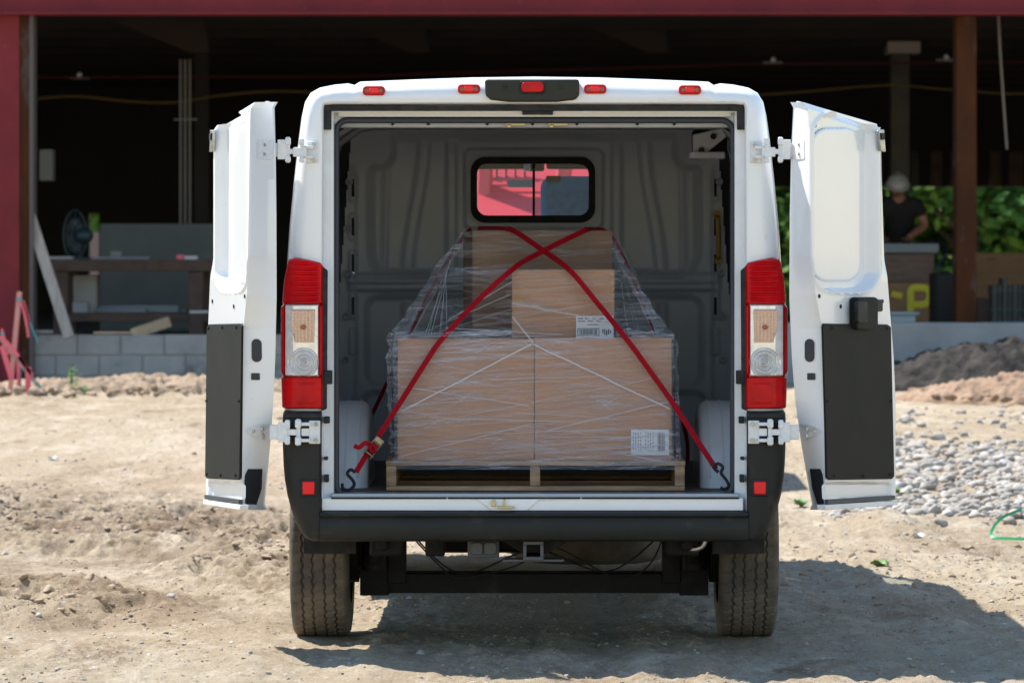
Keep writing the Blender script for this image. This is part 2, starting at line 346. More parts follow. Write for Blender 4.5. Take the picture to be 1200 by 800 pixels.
def groundmat():
    m = bpy.data.materials.new('dry_dirt'); m.use_nodes = True; n = m.node_tree.nodes; L = m.node_tree.links; b = n['Principled BSDF']
    b.inputs['Roughness'].default_value = .95; b.inputs['Specular IOR Level'].default_value = .15
    tc = n.new('ShaderNodeTexCoord')
    def nz(s, d, sc3=(1,1,1), rg=.6):
        mp = n.new('ShaderNodeMapping'); mp.inputs['Scale'].default_value = sc3; L.new(tc.outputs['Object'], mp.inputs[0])
        t = n.new('ShaderNodeTexNoise'); t.inputs['Scale'].default_value = s; t.inputs['Detail'].default_value = d; t.inputs['Roughness'].default_value = rg
        L.new(mp.outputs[0], t.inputs['Vector']); return t.outputs['Fac']
    def rp(s, lo, hi):
        r = n.new('ShaderNodeMapRange'); r.inputs['From Min'].default_value = lo; r.inputs['From Max'].default_value = hi; L.new(s, r.inputs['Value']); return r.outputs[0]
    def mix(f, a, c):
        mx = n.new('ShaderNodeMix'); mx.data_type = 'RGBA'; L.new(f, mx.inputs[0])
        for k, v in ((6,a),(7,c)):
            if isinstance(v, tuple): mx.inputs[k].default_value = (*v, 1)
            else: L.new(v, mx.inputs[k])
        return mx.outputs[2]
    c = mix(rp(nz(.55, 6, (1,.6,1)), .35, .65), (.43,.35,.245), (.34,.258,.168))
    c = mix(rp(nz(3.2, 6, (1,.5,1)), .50, .68), c, (.50,.42,.315))
    c = mix(rp(nz(1.4, 8, (1,.5,1), .75), .56, .66), c, (.24,.165,.105))
    c = mix(rp(nz(38, 4, (1,.6,1), .8), .56, .68), c, (.53,.48,.41))
    c = mix(rp(nz(52, 4, (1,.6,1), .8), .58, .68), c, (.15,.11,.08))
    sx = n.new('ShaderNodeSeparateXYZ'); L.new(tc.outputs['Object'], sx.inputs[0])
    def mul(a, d):
        q = n.new('ShaderNodeMath'); q.operation = 'MULTIPLY'; L.new(a, q.inputs[0]); L.new(d, q.inputs[1]); return q.outputs[0]
    churn = mul(mul(rp(sx.outputs[0], -.6, -1.6), rp(sx.outputs[1], 12, 7)), rp(sx.outputs[1], .5, 2.5))
    c = mix(mul(churn, rp(nz(1.6, 7, (1,.6,1), .7), .44, .60)), c, (.225,.155,.098))
    L.new(c, b.inputs['Base Color'])
    b1 = n.new('ShaderNodeBump'); b1.inputs['Strength'].default_value = 1.0; b1.inputs['Distance'].default_value = .03; L.new(nz(16, 10, (1,.8,1), .75), b1.inputs['Height'])
    b2 = n.new('ShaderNodeBump'); b2.inputs['Strength'].default_value = .9; b2.inputs['Distance'].default_value = .008; L.new(nz(90, 6), b2.inputs['Height']); L.new(b1.outputs[0], b2.inputs['Normal'])
    L.new(b2.outputs[0], b.inputs['Normal']); return m
g = gridmesh('ground', GX, GY, GZ, groundmat()); g['kind'] = 'structure'

# stones: one mesh of many deformed lumps
import bmesh
def ico():
    bm = bmesh.new(); bmesh.ops.create_icosphere(bm, subdivisions=2, radius=1); v = np.array([tuple(p.co) for p in bm.verts]); f = np.array([[q.index for q in t.verts] for t in bm.faces]); bm.free(); return v, f
IV, IF = ico()
def rocks(name, pts, m, flat=.65, rough=.35, seed=1, bury=.2):
    r = np.random.RandomState(seed); VS = []; FS = []; b = 0
    for (x, y, z, s) in pts:
        d = r.randn(3, 3)*.9; ph = r.rand(3)*6
        k = 1+rough*(np.sin(IV@d[0]*1.6+ph[0])*.5+np.sin(IV@d[1]*2.6+ph[1])*.35)
        v = IV*k[:, None]
        for _ in range(9):                                    # chop facets
            nn = r.randn(3); nn /= np.linalg.norm(nn); h = v@nn; c = .42+.35*r.rand(); v = v-np.outer(np.maximum(h-c, 0), nn)
        a = r.rand()*6.28; ca, sa = math.cos(a), math.sin(a); v = v*np.array([1+.35*r.rand(), .8+.2*r.rand(), flat])
        v = v@np.array([[ca, sa, 0], [-sa, ca, 0], [0, 0, 1]])
        VS.append(v*s+np.array([x, y, z+s*flat*bury])); FS.append(IF+b); b += len(IV)
    V = np.concatenate(VS); Fc = np.concatenate(FS); me = bpy.data.meshes.new(name)
    me.vertices.add(len(V)); me.vertices.foreach_set('co', V.astype(np.float32).ravel()); me.loops.add(Fc.size); me.loops.foreach_set('vertex_index', Fc.astype(np.int32).ravel())
    me.polygons.add(len(Fc)); me.polygons.foreach_set('loop_start', np.arange(len(Fc), dtype=np.int32)*3); me.update(calc_edges=True); me.materials.append(m)
    o = bpy.data.objects.new(name, me); C.objects.link(o); return o
def scatter(n, x0, x1, y0, y1, s0, s1, dens=None, pw=2.5, seed=2):
    r = np.random.RandomState(seed); x = r.uniform(x0, x1, n); y = r.uniform(y0, y1, n); s = s0+(s1-s0)*r.rand(n)**pw
    if dens is not None:
        k = r.rand(n) < dens(x, y); x, y, s = x[k], y[k], s[k]
    return list(zip(x, y, terrain(x, y), s))
# white crushed stone bed at right
def gd(x, y):
    L0 = 1.72+.05*(y-8); return ss(-.12, .3, x-L0-.5*fbm(x, y, 3))*ss(7.4, 8.6, y+1.1*fbm(x*2, y, 3))*(1-.85*ss(11.5, 15.5, y)-.15*ss(16,19,y))*np.where((x-2.1)**2/.16+(y-7.4)**2/1.0 < 1, .1, 1)
tag(rocks('gravel', scatter(9500, 1.0, 4.6, 7, 19, .010, .060, gd, 2.0, 5), M['stone'], .7, .4, 4), 'bed of pale crushed stone on the dirt to the right of the van', 'gravel', kind='stuff')
tag(rocks('scattered_pebbles', scatter(5200, -4.4, 4.8, -1.4, 17, .004, .017, lambda x, y: .35+.65*ss(-.1,.15,fbm(x*.9,y*.6,3)), 2.2, 8)+scatter(500, -4.4, 4.8, 0, 18, .012, .030, None, 3, 9), M['stone'], .6, .4, 6), 'loose pebbles sprinkled over the dirt yard', 'pebbles', kind='stuff')
tag(rocks('loose_clods', scatter(5200, -4.6, -.9, 1.2, 11, .004, .034, lambda x, y: ss(.0,.16,fbm(x*.8+3, y*.45, 2)), 3, 11)+scatter(1600, -4.5, 4.8, -1, 18, .004, .026, lambda x, y: ss(-.05,.2,fbm(x*1.3,y*.8+9,3)), 3, 12)+scatter(9000, -3.2, 3.2, -1.2, 7, .003, .011, lambda x, y: .15+ss(-.1,.2,fbm(x*1.6,y*1.1+2,3)), 1.5, 77)+scatter(420, .95, 3.2, 2.5, 7.6, .006, .03, lambda x, y: ss(-.1,.1,fbm(x*2.5,y*1.8,2)), 3, 21), M['clod'], .7, .6, 7), 'crumbled brown dirt clods lying on the churned yard', 'dirt clods', kind='stuff')

def heap(name, cx, cy, rx, ry, h, m, label, seed, base=-.06, rot=0, fq=1.0):
    X, Y = np.meshgrid(np.linspace(-1.1, 1.1, 190), np.linspace(-1.1, 1.1, 90)); px = cx+X*rx; py = cy+Y*ry+rot*X*rx
    rad = np.sqrt(X**2+Y**2); e = np.clip(1-rad**2, 0, 1)**.8
    z = h*e*(.75+.9*fbm(px*1.3*fq+seed, py*1.3+seed, 4, .6))+e**.5*.42*(.16-np.abs(fbm(px*3.2+seed, py*3, 4, .65)))+e**.5*.14*(.2-np.abs(fbm(px*11+seed, py*8, 3, .65)))
    Z = terrain(px, py)+base*(rad > 1.0)+z-.01
    o = gridmesh(name, px-cx, py-cy, Z, m); o.location = (cx, cy, 0); tag(o, label, 'dirt heap'); return o
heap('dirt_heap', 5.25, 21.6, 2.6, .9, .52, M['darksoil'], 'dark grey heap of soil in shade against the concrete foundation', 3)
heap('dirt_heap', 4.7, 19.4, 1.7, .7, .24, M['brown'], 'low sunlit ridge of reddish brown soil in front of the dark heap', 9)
heap('dirt_heap', -3.1, 20.9, 2.0, .6, .085, M['tan'], 'low crumbly brown soil ridge at the foot of the block wall', 14)
lumps = [(rnd.uniform(-4.6,-2.6), rnd.uniform(19.4,21.2)) for _ in range(160)]
tag(rocks('soil_lumps', [(x, y, zt(x, y)+.02, .015+.055*rnd.random()**2) for x, y in lumps], M['tan'], .75, .5, 33), 'brown lumps of soil strewn in front of the block wall', 'soil lumps', kind='stuff')
lumps = [(rnd.uniform(3.2,5.2), rnd.uniform(18.6,20.3)) for _ in range(120)]
tag(rocks('soil_lumps', [(x, y, zt(x, y)+.05, .015+.05*rnd.random()**2) for x, y in lumps], M['brown'], .75, .5, 35), 'reddish soil lumps around the ridge behind the gravel bed', 'soil lumps', kind='stuff')

# ------------------------------------------------------------------ van
van = thing('cargo_van', 'white cargo van seen from behind with both rear doors swung wide open', 'van', (0, 0, 0))
O_ = [(884,627),(908,600),(917,560),(921,500),(922.5,440),(921.5,380),(919,320),(915,260),(910,210),(905,165),(901,135),(897,118),(890,107),(879,101),(862,97.5),(846,96),(838,98),(832,94),(760,91),(700,89),(626,88)]
I_ = [(873,632),(873,600),(873,560),(873,500),(873,440),(873,380),(873,320),(873,260),(873,210),(873,165),(873,145),(873,134),(873,127),(872,123),(860,122),(846,122),(838,122),(832,122),(760,122),(700,122),(626,122)]
def uloop(t, inset=0):
    h = []
    for (ox, oy), (ix, iy) in zip(O_, I_):
        x = lerp(ox, ix, t); y = lerp(oy, iy, t)
        if inset:
            x = min(x, 873-inset); y = max(y, 122+inset*.85) if y < 300 else y
        h.append((x, y))
    left = [(2*VX-x, y) for x, y in h][:-1]
    return left+h[::-1]
prof = [(0,0,3.05),(0,0,2.2),(0,0,.5),(0,0,.16),(.05,0,.09),(.16,0,.04),(.34,0,.012),(.55,0,.0),(.86,0,-.002),(.95,0,.004),(1,0,.02),(1,0,.055)]
nu = len(O_)*2-1
def rear_arch(y, zc=.37, yc=1.02, r=.46):
    return max(.47, zc+math.sqrt(max(0, r*r-(y-yc)**2)) if abs(y-yc) < r else 0)
ysta = [.5+.04*k for k in range(28)]+[1.7,2.0,2.5,3.05]
def shell_pt(px, py, Y):
    p = W(px, py, 0); sc_ = 1+.018*sm(.16, .6, Y); zb = p.z
    return Vector((p.x*sc_, Y, zb))
rings = [('s', 0, 0, y) for y in reversed(ysta)]+[('r', t, i, y) for t, i, y in prof[3:]]
def bodyfn(i, j):
    k, t, ins, Y = rings[j]; lp = uloop(t, ins); px, py = lp[i]; p = shell_pt(px, py, Y)
    if k == 's':
        z0 = rear_arch(Y); zmin = W(0, 632).z
        # remap the side height range so the bottom edge follows the wheel arch
        top = 1.45
        if p.z < top: p.z = z0+(p.z-zmin)/(top-zmin)*(top-z0)
    return p
b = MB().grid(nu, len(rings), bodyfn); b.build('body_shell', M['paint'], van, smooth=True)
# jamb (inner return of the opening)
def jloop(ins):
    return [(px, py) for px, py in uloop(1, ins)]
jr = [(0,.055),(11,.058),(11.5,.07),(12,.15)]
MB().grid(nu, len(jr), lambda i, j: W(*jloop(jr[j][0])[i], 0)+Vector((0, jr[j][1], 0))).build('door_jamb', M['inpaint'], van, smooth=True)
# weather strips of the opening
b = MB()
b.pbox(380, 123, 872, 130, .028, .07); b.pbox(376, 122, 388, 152, .026, .07); b.pbox(864, 122, 876, 152, .026, .07)
b.build('header_weatherstrip', M['rubber'], van, bevel=.003)
b = MB(); b.pbox(396, 130.4, 857, 137, .062, .10); b.build('header_lip', mat('lip_cream', (.62,.60,.55), .4), van, bevel=.004)
pts = rrpts(394, 141, 859, 581, 14, 8)
MB().tube([W(x, y, .09) for x, y in pts], .0125, 10, closed=True).build('door_seal', M['seal'], van, smooth=True)
# inner frame between seal and interior
b = MB(); n1 = rrpts(390, 138, 863, 583, 14, 8); n2 = rrpts(382, 121, 871, 590, 3, 8)
k = len(n1)
b.add([W(x, y, 0)+Vector((0,.10,0)) for x, y in n1]+[W(x, y, 0)+Vector((0,.105,0)) for x, y in n2], [(i,(i+1)%k,k+(i+1)%k,k+i) for i in range(k)])
b.build('inner_frame', M['inpaint'], van)
# small rubber stops on the jamb
for s in (-1, 1):
    for (y0, y1, wd) in ((434, 450, 9), (488, 496, 6), (556, 565, 5), (535,539,4), (408,411,3), (418,421,3)):
        b = MB(); xa, xb = 626+s*(246-wd), 626+s*246.5
        b.pbox(min(xa,xb), y0, max(xa,xb), y1, -.02, .03); b.build('rubber_stop', M['rubber'], van, bevel=.003)
FZ = W(0, 581).z
ZR = 2.165
# interior: floor, walls, ceiling with bows
MB().bb(-.93, .93, .105, 3.0, FZ-.06, FZ).build('cargo_floor', M['cargo_floor'], van)
for s in (-1, 1):
    MB().bb(min(s*.90,s*.912), max(s*.90,s*.912), .121, 3.0, FZ, 2.10).build('side_lining', M['grey'], van)
    for y in (.35, 1.0): MB().bb(min(s*.898,s*.85), max(s*.898,s*.85), y, y+.09, FZ+.001, ZR-.002).build('wall_post', M['grey'], van, bevel=.01)
    MB().bb(min(s*.775,s*.912), max(s*.775,s*.905), .106, .12, FZ-.02, 2.10).build('rear_corner_panel', M['roofgrey'], van)
b = MB(); b.bb(-.88, .88, .106, 3.0, ZR, ZR+.015)
b.build('roof_lining', M['roofgrey'], van)
for y in (.45, 1.1, 1.8, 2.45):
    b = MB().grid(30, 5, lambda i, j: Vector((lerp(-.895,.895,i/29), y+[0,.015,.06,.105,.12][j], ZR-[0,.022,.028,.022,0][j]*(1) - .10*sm(.74,.95,abs(lerp(-.93,.93,i/29)))**1.5)))
    b.build('roof_bow', M['roofgrey'], van, smooth=True)
# curved cove between roof and side inside
for s in (-1, 1):
    b = MB().grid(10, 2, lambda i, j: Vector((s*(.70+.20*math.sin(R(90*i/9))), (.13, 3.0)[j], ZR-.002-.15*(1-math.cos(R(90*i/9))))))
    b.build('roof_cove', M['roofgrey'], van, smooth=True)
# opening header inside with latch strikers
b = MB(); b.bb(-.77, .77, .125, .28, 2.077, 2.103); b.build('inner_header', M['roofgrey'], van, bevel=.008)
for px in (604, 654):
    b = MB(); b.pbox(px-12, 140, px+12, 148, .11, .15); b.pbox(px-7, 137, px+8, 141, .105, .14); b.pbox(px-10,146,px-5,150,.105,.13)
    b.build('latch_striker', M['brass'], van, bevel=.003)
MB().pbox(612, 129, 648, 134.5, .045, .06).build('lock_catch', M['rubber'], van, bevel=.002)
for px in (460, 502, 571, 624, 676, 747, 790):
    MB().cyl(W(px, 145.5, .123), .006, .006).build('hole_disc', M['black'], van, smooth=True)  # black discs paint the shade inside the header holes

# bulkhead: pressed sheet with ribs and a window opening
BY = 3.0
def relief(px, py):
    a = abs(px-626); d = 0
    e = lambda v, w_: math.exp(-(v/w_)**2)
    pan = sm(8, -8, rr(px, py, 626-192, 160, 626+192, 321, 26)); cut = sm(-5, 6, rr(a, py, 166, 120, 260, 196, 16))
    d -= .030*pan*(cut)
    up = sm(160, 172, py)*sm(328, 312, py)
    flat = lambda v, h, ed: sm(h+ed, h-ed, abs(v))
    d += .009*flat(a-97, 6, 3)*up
    t = (py-165)/160.0; xc = 129+20*sm(0, 1, t)
    d += .010*flat(a-xc, 6.5, 3)*up
    d += .006*flat(a-172-4*t, 3, 3)*up*sm(195,205,py)
    d += .016*sm(2.5, -1, rr(px, py, 545, 175, 706, 267, 7))
    d += .018*sm(318, 323, py)*sm(343, 338, py)*sm(221, 214, a)
    d += .010*sm(326, 328, py)*sm(333, 331, py)*sm(221, 214, a)
    lp = sm(5, -5, rr(a, py, -10, 348, 196, 450, 14)); d -= .022*lp
    d += .009*flat(a-97, 5, 3)*sm(352,358,py)*sm(446,440,py); d += .009*flat(a-150, 5, 3)*sm(352,358,py)*sm(446,440,py)
    lq = sm(5, -5, rr(a, py, -10, 460, 200, 540, 12)); d -= .016*lq
    d += .014*sm(206, 212, a)*sm(190, 205, py)
    for yy in (221, 266, 308, 358, 400): 
        d += .01*sm(2, -1, rr(a, py, 208, yy-15, 216, yy+15, 3))
    return d*1.45
gx, gy = 300, 260
bb_ = MB()
def bkfn(i, j):
    px = lerp(392, 860, i/(gx-1)); py = lerp(146, 552, j/(gy-1)); return W(px, py, BY)+Vector((0, -relief(px, py), 0))
vs = [bkfn(i, j) for j in range(gy) for i in range(gx)]; fs = []
for j in range(gy-1):
    for i in range(gx-1):
        px = lerp(392, 860, (i+.5)/(gx-1)); py = lerp(146, 552, (j+.5)/(gy-1))
        if rr(px, py, 556, 189, 693, 255, 13) < 0: continue
        slot = False; a = abs(px-626)
        for yy in (221, 266, 308, 358):
            if abs(a-212) < 1.6 and abs(py-yy) < 10: slot = True
        if slot: continue
        if 165 < py < 345 and a > lerp(215, 228, (py-165)/180): continue
        fs.append((j*gx+i, j*gx+i+1, (j+1)*gx+i+1, (j+1)*gx+i))
bb_.add(vs, fs); bulk = bb_.build('bulkhead', M['grey'], van, smooth=True, auto=False)
def ringmesh(p_out, p_in, Y0, Y1):
    b = MB(); k = len(p_out)
    for A, B in (((p_out, Y0), (p_in, Y0)), ((p_in, Y0), (p_in, Y1)), ((p_out, Y1), (p_out, Y0))):
        b.add([W(x, y, Y0)*1 if A[1] == Y0 else Vector((W(x, y, Y0).x, Y1, W(x, y, Y0).z)) for x, y in A[0]]+[W(x, y, Y0) if B[1] == Y0 else Vector((W(x, y, Y0).x, Y1, W(x, y, Y0).z)) for x, y in B[0]], [(i,(i+1)%k,k+(i+1)%k,k+i) for i in range(k)])
    return b
wf = ringmesh(rrpts(551.5, 184, 697.5, 261, 17, 8), rrpts(559, 192, 690, 252.5, 12, 8), BY-.035, BY+.03).build('bulkhead_window', M['rubber'], van, smooth=True)
MB().add([W(x, y, BY-.01) for x, y in rrpts(558, 191, 691, 253.5, 12, 8)], [tuple(range(36))]).build('pane', M['glass'], wf)
MB().pbox(624, 191, 627, 253, BY-.02, BY).build('divider', M['rubber'], wf)
# black sheets painting the shade of the gap behind the bulkhead edges
MB().bb(-.93, -.80, BY+.035, BY+.045, FZ, ZR).build('gap_shade_sheet', M['black'], van)
MB().bb(.80, .93, BY+.035, BY+.045, FZ, ZR).build('gap_shade_sheet', M['black'], van)
for s in (-1, 1):
    for y in (213, 268, 320, 371, 421):
        c = W(626+s*(217+(y-213)*.02), y, BY-.035); b = MB(); b.tube([c+Vector((math.cos(q)*.012, -.004, math.sin(q)*.013)) for q in [k*math.pi/8 for k in range(16)]], .006, 6, closed=True)
        b.build('grommet', mat('bright_zinc', (.75,.76,.78), .3, .6), van, smooth=True)
b = MB(); b.tube([W(840,251,BY-.05),W(841,256,BY-.09),W(842,280,BY-.09),W(842,300,BY-.09),W(842,305,BY-.05)], .011, 8); b.cyl(W(840,251,BY-.06), .018, .03); b.cyl(W(842,305,BY-.06), .018, .03)
b.build('grab_handle', M['yellow'], van, smooth=True)
# upper right bracket, with a black box as the cavity's painted shade
b = MB(); b.pbox(812, 152, 852, 184, 1.9, 2.05); b.build('corner_shade_box', M['black'], van, bevel=.01)
b = MB(); b.prism([W(812,158,1.8),W(846,150,1.8),W(852,160,1.8),W(830,178,1.8),W(812,184,1.8)], (0,.05,0)); b.pbox(808,178,850,186,1.75,1.9); b.build('corner_bracket', M['grey'], van, bevel=.006)
for i, (x, y) in enumerate(((836,160),(822,176))): MB().cyl(W(x, y, 1.79), .013, .02).build('bracket_hole', M['black'], van)
# wheel housings
for s in (-1, 1):
    WX = [.672,.675,.682,.694,.715,.76,.83,.93]; WR = [.90,.94,.965,.985,1,1,1,1]
    def wh(i, j):
        a = math.pi*i/48; r = .45*WR[j]
        return Vector((s*WX[j], 1.02-.98*r*math.cos(a), FZ-.1+r*math.sin(a)*(.98 if r*math.sin(a) > 0 else 1)))
    b = MB().grid(49, 8, wh); b.add([wh(i, 0) for i in range(49)], [tuple(range(49))])
    o = b.build('wheel_housing', M['paint'], van, smooth=True)
    for xx, rr_ in ((.712,1.0), (.765,1.0)):
        MB().tube([Vector((s*xx, 1.02-.98*.45*rr_*math.cos(math.pi*i/48), FZ-.1+.45*.98*rr_*math.sin(math.pi*i/48))) for i in range(5, 26)], .005, 6).build('seam', M['paint'], o, smooth=True)
# sill
b = MB(); b.pbox(377, 583.5, 871, 598, -.012, .10)
b.prism([W(x, y, -.016) for x, y in ((548,584.5),(700,584.5),(632,586),(618,598),(576,598),(560,586))], (0,.01,0)); b.build('rear_sill', M['paint'], van, bevel=.004)
b = MB(); b.pbox(388, 578, 866, 583, .02, .12); b.build('sill_plate', mat('sill_metal', (.32,.38,.46), .3, .6), van, bevel=.002)
for x0, x1 in ((388,523),(525,680),(682,866)): MB().pbox(x0, 582.7, x1, 584.5, -.016, .05).build('sill_gap_strip', M['rubber'], van)
b = MB(); b.pbox(576, 586, 581, 593, -.03, -.014); b.pbox(590, 585, 592, 594, -.03, -.014); b.pbox(583, 593, 603, 595.5, -.03, -.014); b.build('sill_latch', M['brass'], van, bevel=.001)
# rear bumper
b = MB()
def bumpc(i, j):
    x = lerp(-.835, .835, i/40); pr = [(.12,598),(-.035,598.5),(-.05,600),(-.055,603),(-.04,606),(-.05,612),(-.048,624),(-.035,631),(-.01,634),(.12,634)]
    y, py = pr[j]; q = W(0, py).z; return Vector((x, y, q))
b.grid(41, 10, bumpc); b.build('bumper_step', M['bumper'], van, smooth=True)
for s in (-1, 1):
    def bc(i, j):
        # levels j (py), i across from inner edge to outer wrap
        py = [481, 484, 490, 505, 525, 545, 562, 580, 597, 612, 624, 630, 633.5][j]
        ox = [920, 922, 922.5, 922.5, 922.3, 921.5, 920, 917, 912.5, 907, 901, 896, 889][j]
        ins = [.02, .006, 0, 0, 0, 0, 0, 0, 0, 0, .003, .01, .03][j]
        ix = 875
        pr = [(0, .05), (0, -.03), (.06, -.042), (.3, -.045), (.62, -.04), (.80, -.022), (.92, .012), (.985, .06), (1, .14), (1, .45)]
        t, y = pr[i]; p = W(lerp(ix, ox, t), py, 0); p.y = y+ins; p.x *= s if s > 0 else 1
        if s < 0: p.x = -p.x
        return p
    o = MB().grid(10, 13, bc).build('bumper_corner', M['bumper'], van, smooth=True)
    rx = 626+s*264.5
    b = MB(); b.pbox(rx-10.5, 561, rx+10.5, 582, -.049, -.03); b.build('reflector_bezel', M['rubber'], o, bevel=.006)
    b = MB(); b.pbox(rx-7, 564, rx+7, 579, -.056, -.04); b.build('reflector', M['redlens2'], o, bevel=.004)
    b = MB(); b.pbox(min(626+s*249,626+s*292), 484, max(626+s*249,626+s*292), 490, -.053, -.03); b.build('lamp_foot', M['rubber'], o, bevel=.004)
# tail lights
def lamp_surface(s, px, py, out):
    # follows the rounded rear corner
    prx = [(873,-.002),(885,-.004),(898,0),(908,.012),(915,.035),(919,.065),(922,.11),(923,.16)]
    y = interp(prx, px); p = W(px, py, 0); p.y = y-out; p.x += out*.5*sm(905, 921, px)
    if s < 0: p.x = -p.x
    return p
for s in (-1, 1):
    o = MB().prism([lamp_surface(s, x, y, 0.012) for x, y in ((868,317),(874,312),(875,481),(869,479))], (0,.03,0)).build('tail_lamp', M['rubber'], van, bevel=.003)
    def topy(px): return interp([(873,312),(877,307.5),(895,304),(913,301.5),(923,303)], px)
    XE = [(300,912.5),(308,915),(330,919),(365,922),(440,922.5),(479,921)]
    def lens(name, y0f, y1f, m, fn, x0=873, x1=922.5, nx=46, ny=60):
        def g_(i, j):
            px = lerp(x0, x1, i/(nx-1)); py = lerp(y0f(px), y1f(px), j/(ny-1))
            if x1 > 922: px = lerp(x0, interp(XE, py), i/(nx-1))
            ed = min(1, min(i, nx-1-i)/2.5)*min(1, min(j, ny-1-j)/2.5)
            return lamp_surface(s, px, py, .006+.020*ed+fn(px, py))
        return MB().grid(nx, ny, g_).build(name, m, o, smooth=True, auto=False)
    rib = lambda px, py: .009*abs(((py-300)/6.0) % 1-.5)*2*sm(876,881,px)*sm(912,908,px)
    lens('upper_red_lens', topy, lambda x: 356, M['redlens'], rib, ny=90)
    lens('lower_red_lens', lambda x: 441, lambda x: 479, M['redlens'], lambda px, py: .003*sm(1.5,-1.5,rr(px, py, 882, 449, 904, 472, 2))+.001*math.sin(px*1.8)*math.sin(py*1.8)*(rr(px,py,882,449,904,472,2)<0))
    lens('side_red_lens', lambda x: 356, lambda x: 441, M['redlens'], lambda px, py: 0, x0=916.5, nx=10)
    lens('edge_red_lens', lambda x: 356, lambda x: 441, M['redlens'], lambda px, py: 0, x0=873, x1=878, nx=8)
    def clr(px, py):
        r = math.hypot(px-895.5, py-424.5); v = 0
        if r < 17: v = -.006+.0022*math.cos(r*2.1)+(.008*math.exp(-(r/3)**2))+.0008*math.cos(math.atan2(py-424,px-895)*24)*(r>6)
        return v
    lens('clear_lens', lambda x: 356, lambda x: 441, M['clearlens'], clr, x0=878, x1=916.5, nx=80, ny=130)
    def amb(px, py): return .010+.0045*math.cos(px*1.5)+.003*math.cos(py*1.6)
    def g2(i, j):
        v = j/39; u = i/31; py = lerp(361, 402, v); px = lerp(881+1.5*v, lerp(911,907,max(0,v*2-1)), u)
        return lamp_surface(s, px, py, .012+(.018+amb(px,py))*min(1,min(i,31-i)/2,min(j,39-j)/2))
    MB().grid(32, 40, g2).build('indicator_lens', M['amber'], o, smooth=True, auto=False)
    b = MB(); c = lamp_surface(s, 896, 383, .045); b.ell(c, (.010,.006,.010), 12, 8); b.build('bulb', mat('bulb', (.35,.12,.05), .2, .3), o, smooth=True)
    b = MB(); c = lamp_surface(s, 895.5, 424.5, .03)
    for r_ in (.017, .031, .046): b.tube([c+Vector((math.cos(q)*r_, -.004, math.sin(q)*r_)) for q in [k*math.pi/14 for k in range(28)]], .0028, 6, closed=True)
    b.ell(c, (.008,.008,.008), 12, 8); b.build('reverse_lamp_rings', mat('ring_grey', (.50,.49,.48), .25, .4), o, smooth=True)
# roof marker lamps
def marker(px, py, parent=van, Y=-.012, wd=26, hg=11):
    o = MB().prism([W(x, y, Y) for x, y in rrpts(px-wd/2, py-hg/2, px+wd/2, py+hg/2, 4, 4)], (0,.035,0)).build('marker_lamp', M['redlens'], parent, bevel=.003)
    for d in (-8, 8): MB().cyl(W(px+d, py, Y-.001), .008, .005, n=12).build('screw_well', mat('dark_red', (.12,.002,.005), .3, coat=1), o, smooth=True)
    MB().prism([W(x, y, Y-.006) for x, y in rrpts(px-6, py-3, px+6, py+3, 2, 4)], (0,.01,0)).build('lens_core', M['redlens2'], o, bevel=.002)
    return o
for px, py in ((438,106.5),(549.5,104.5),(697.5,104.5),(808.5,105.5)): marker(px, py)
ch = MB().prism([W(x, y, -.03) for x, y in ((569,93),(678,93),(679,96),(679,112),(674,117),(652,119.5),(596,119.5),(575,117),(569,112),(568,96))], (0,.06,0)).build('brake_light_housing', mat('housing_olive_black', (.022,.022,.014), .45, spec=.3), van, bevel=.008, seg=3)
for px in (591.5, 656.5): MB().cyl(W(px, 102, -.032), .008, .006, n=14).build('housing_screw', M['rubber'], ch, smooth=True)
MB().prism([W(x, y, -.036) for x, y in rrpts(609, 95, 639, 110, 3, 4)], (0,.02,0)).build('lamp_recess', M['rubber'], ch, bevel=.002)
mk = MB().prism([W(x, y, -.046) for x, y in rrpts(611, 96.5, 637, 108, 4, 4)], (0,.02,0)).build('brake_lamp', M['redlens'], ch, bevel=.003)

# ---- rear doors
PXB = [(120,946),(150,949),(300,951),(345,956),(385,964),(560,967),(598,969)]
PXF = [(120,1036),(150,1038),(200,1039),(330,1043),(420,1050),(470,1052),(598,1052)]
PXA = [(120,930),(180,927),(250,925.5),(350,925),(420,928),(470,932),(520,939),(560,946),(598,953)]
class Door:
    def __init__(s, side, al, B0):
        s.side = side; s.B0 = Vector(B0)
        s.ref_e = Vector((math.cos(R(63)), math.sin(R(63)), 0)); s.ref_n = Vector((s.ref_e.y, -s.ref_e.x, 0)); s.rB = Vector((1.13, -.05, 0))
        s.e = Vector((side*math.cos(R(al)), math.sin(R(al)), 0)); s.n = Vector((side*math.sin(R(al)), -math.cos(R(al)), 0))
    def loc(s, px, py, off=0):
        P = s.rB+s.ref_n*off; k = (px-VX)/F
        t = (k*(DIST+P.y)-P.x)/(s.ref_e.x-s.ref_e.y*k); q = P+s.ref_e*t
        return t, CAMH-(py-HY)*(DIST+q.y)/F
    def at(s, t, z, off): p = s.B0+s.e*t+s.n*off; p.z = z; return p
    def P(s, px, py, off=0, o2=None):
        t, z = s.loc(px, py, 0 if o2 is None else o2); return s.at(t, z, off)
    def prism(s, pts, o0, o1): 
        b = MB(); return b.prism([s.P(x, y, o0, o0) for x, y in pts], s.n*(o1-o0))
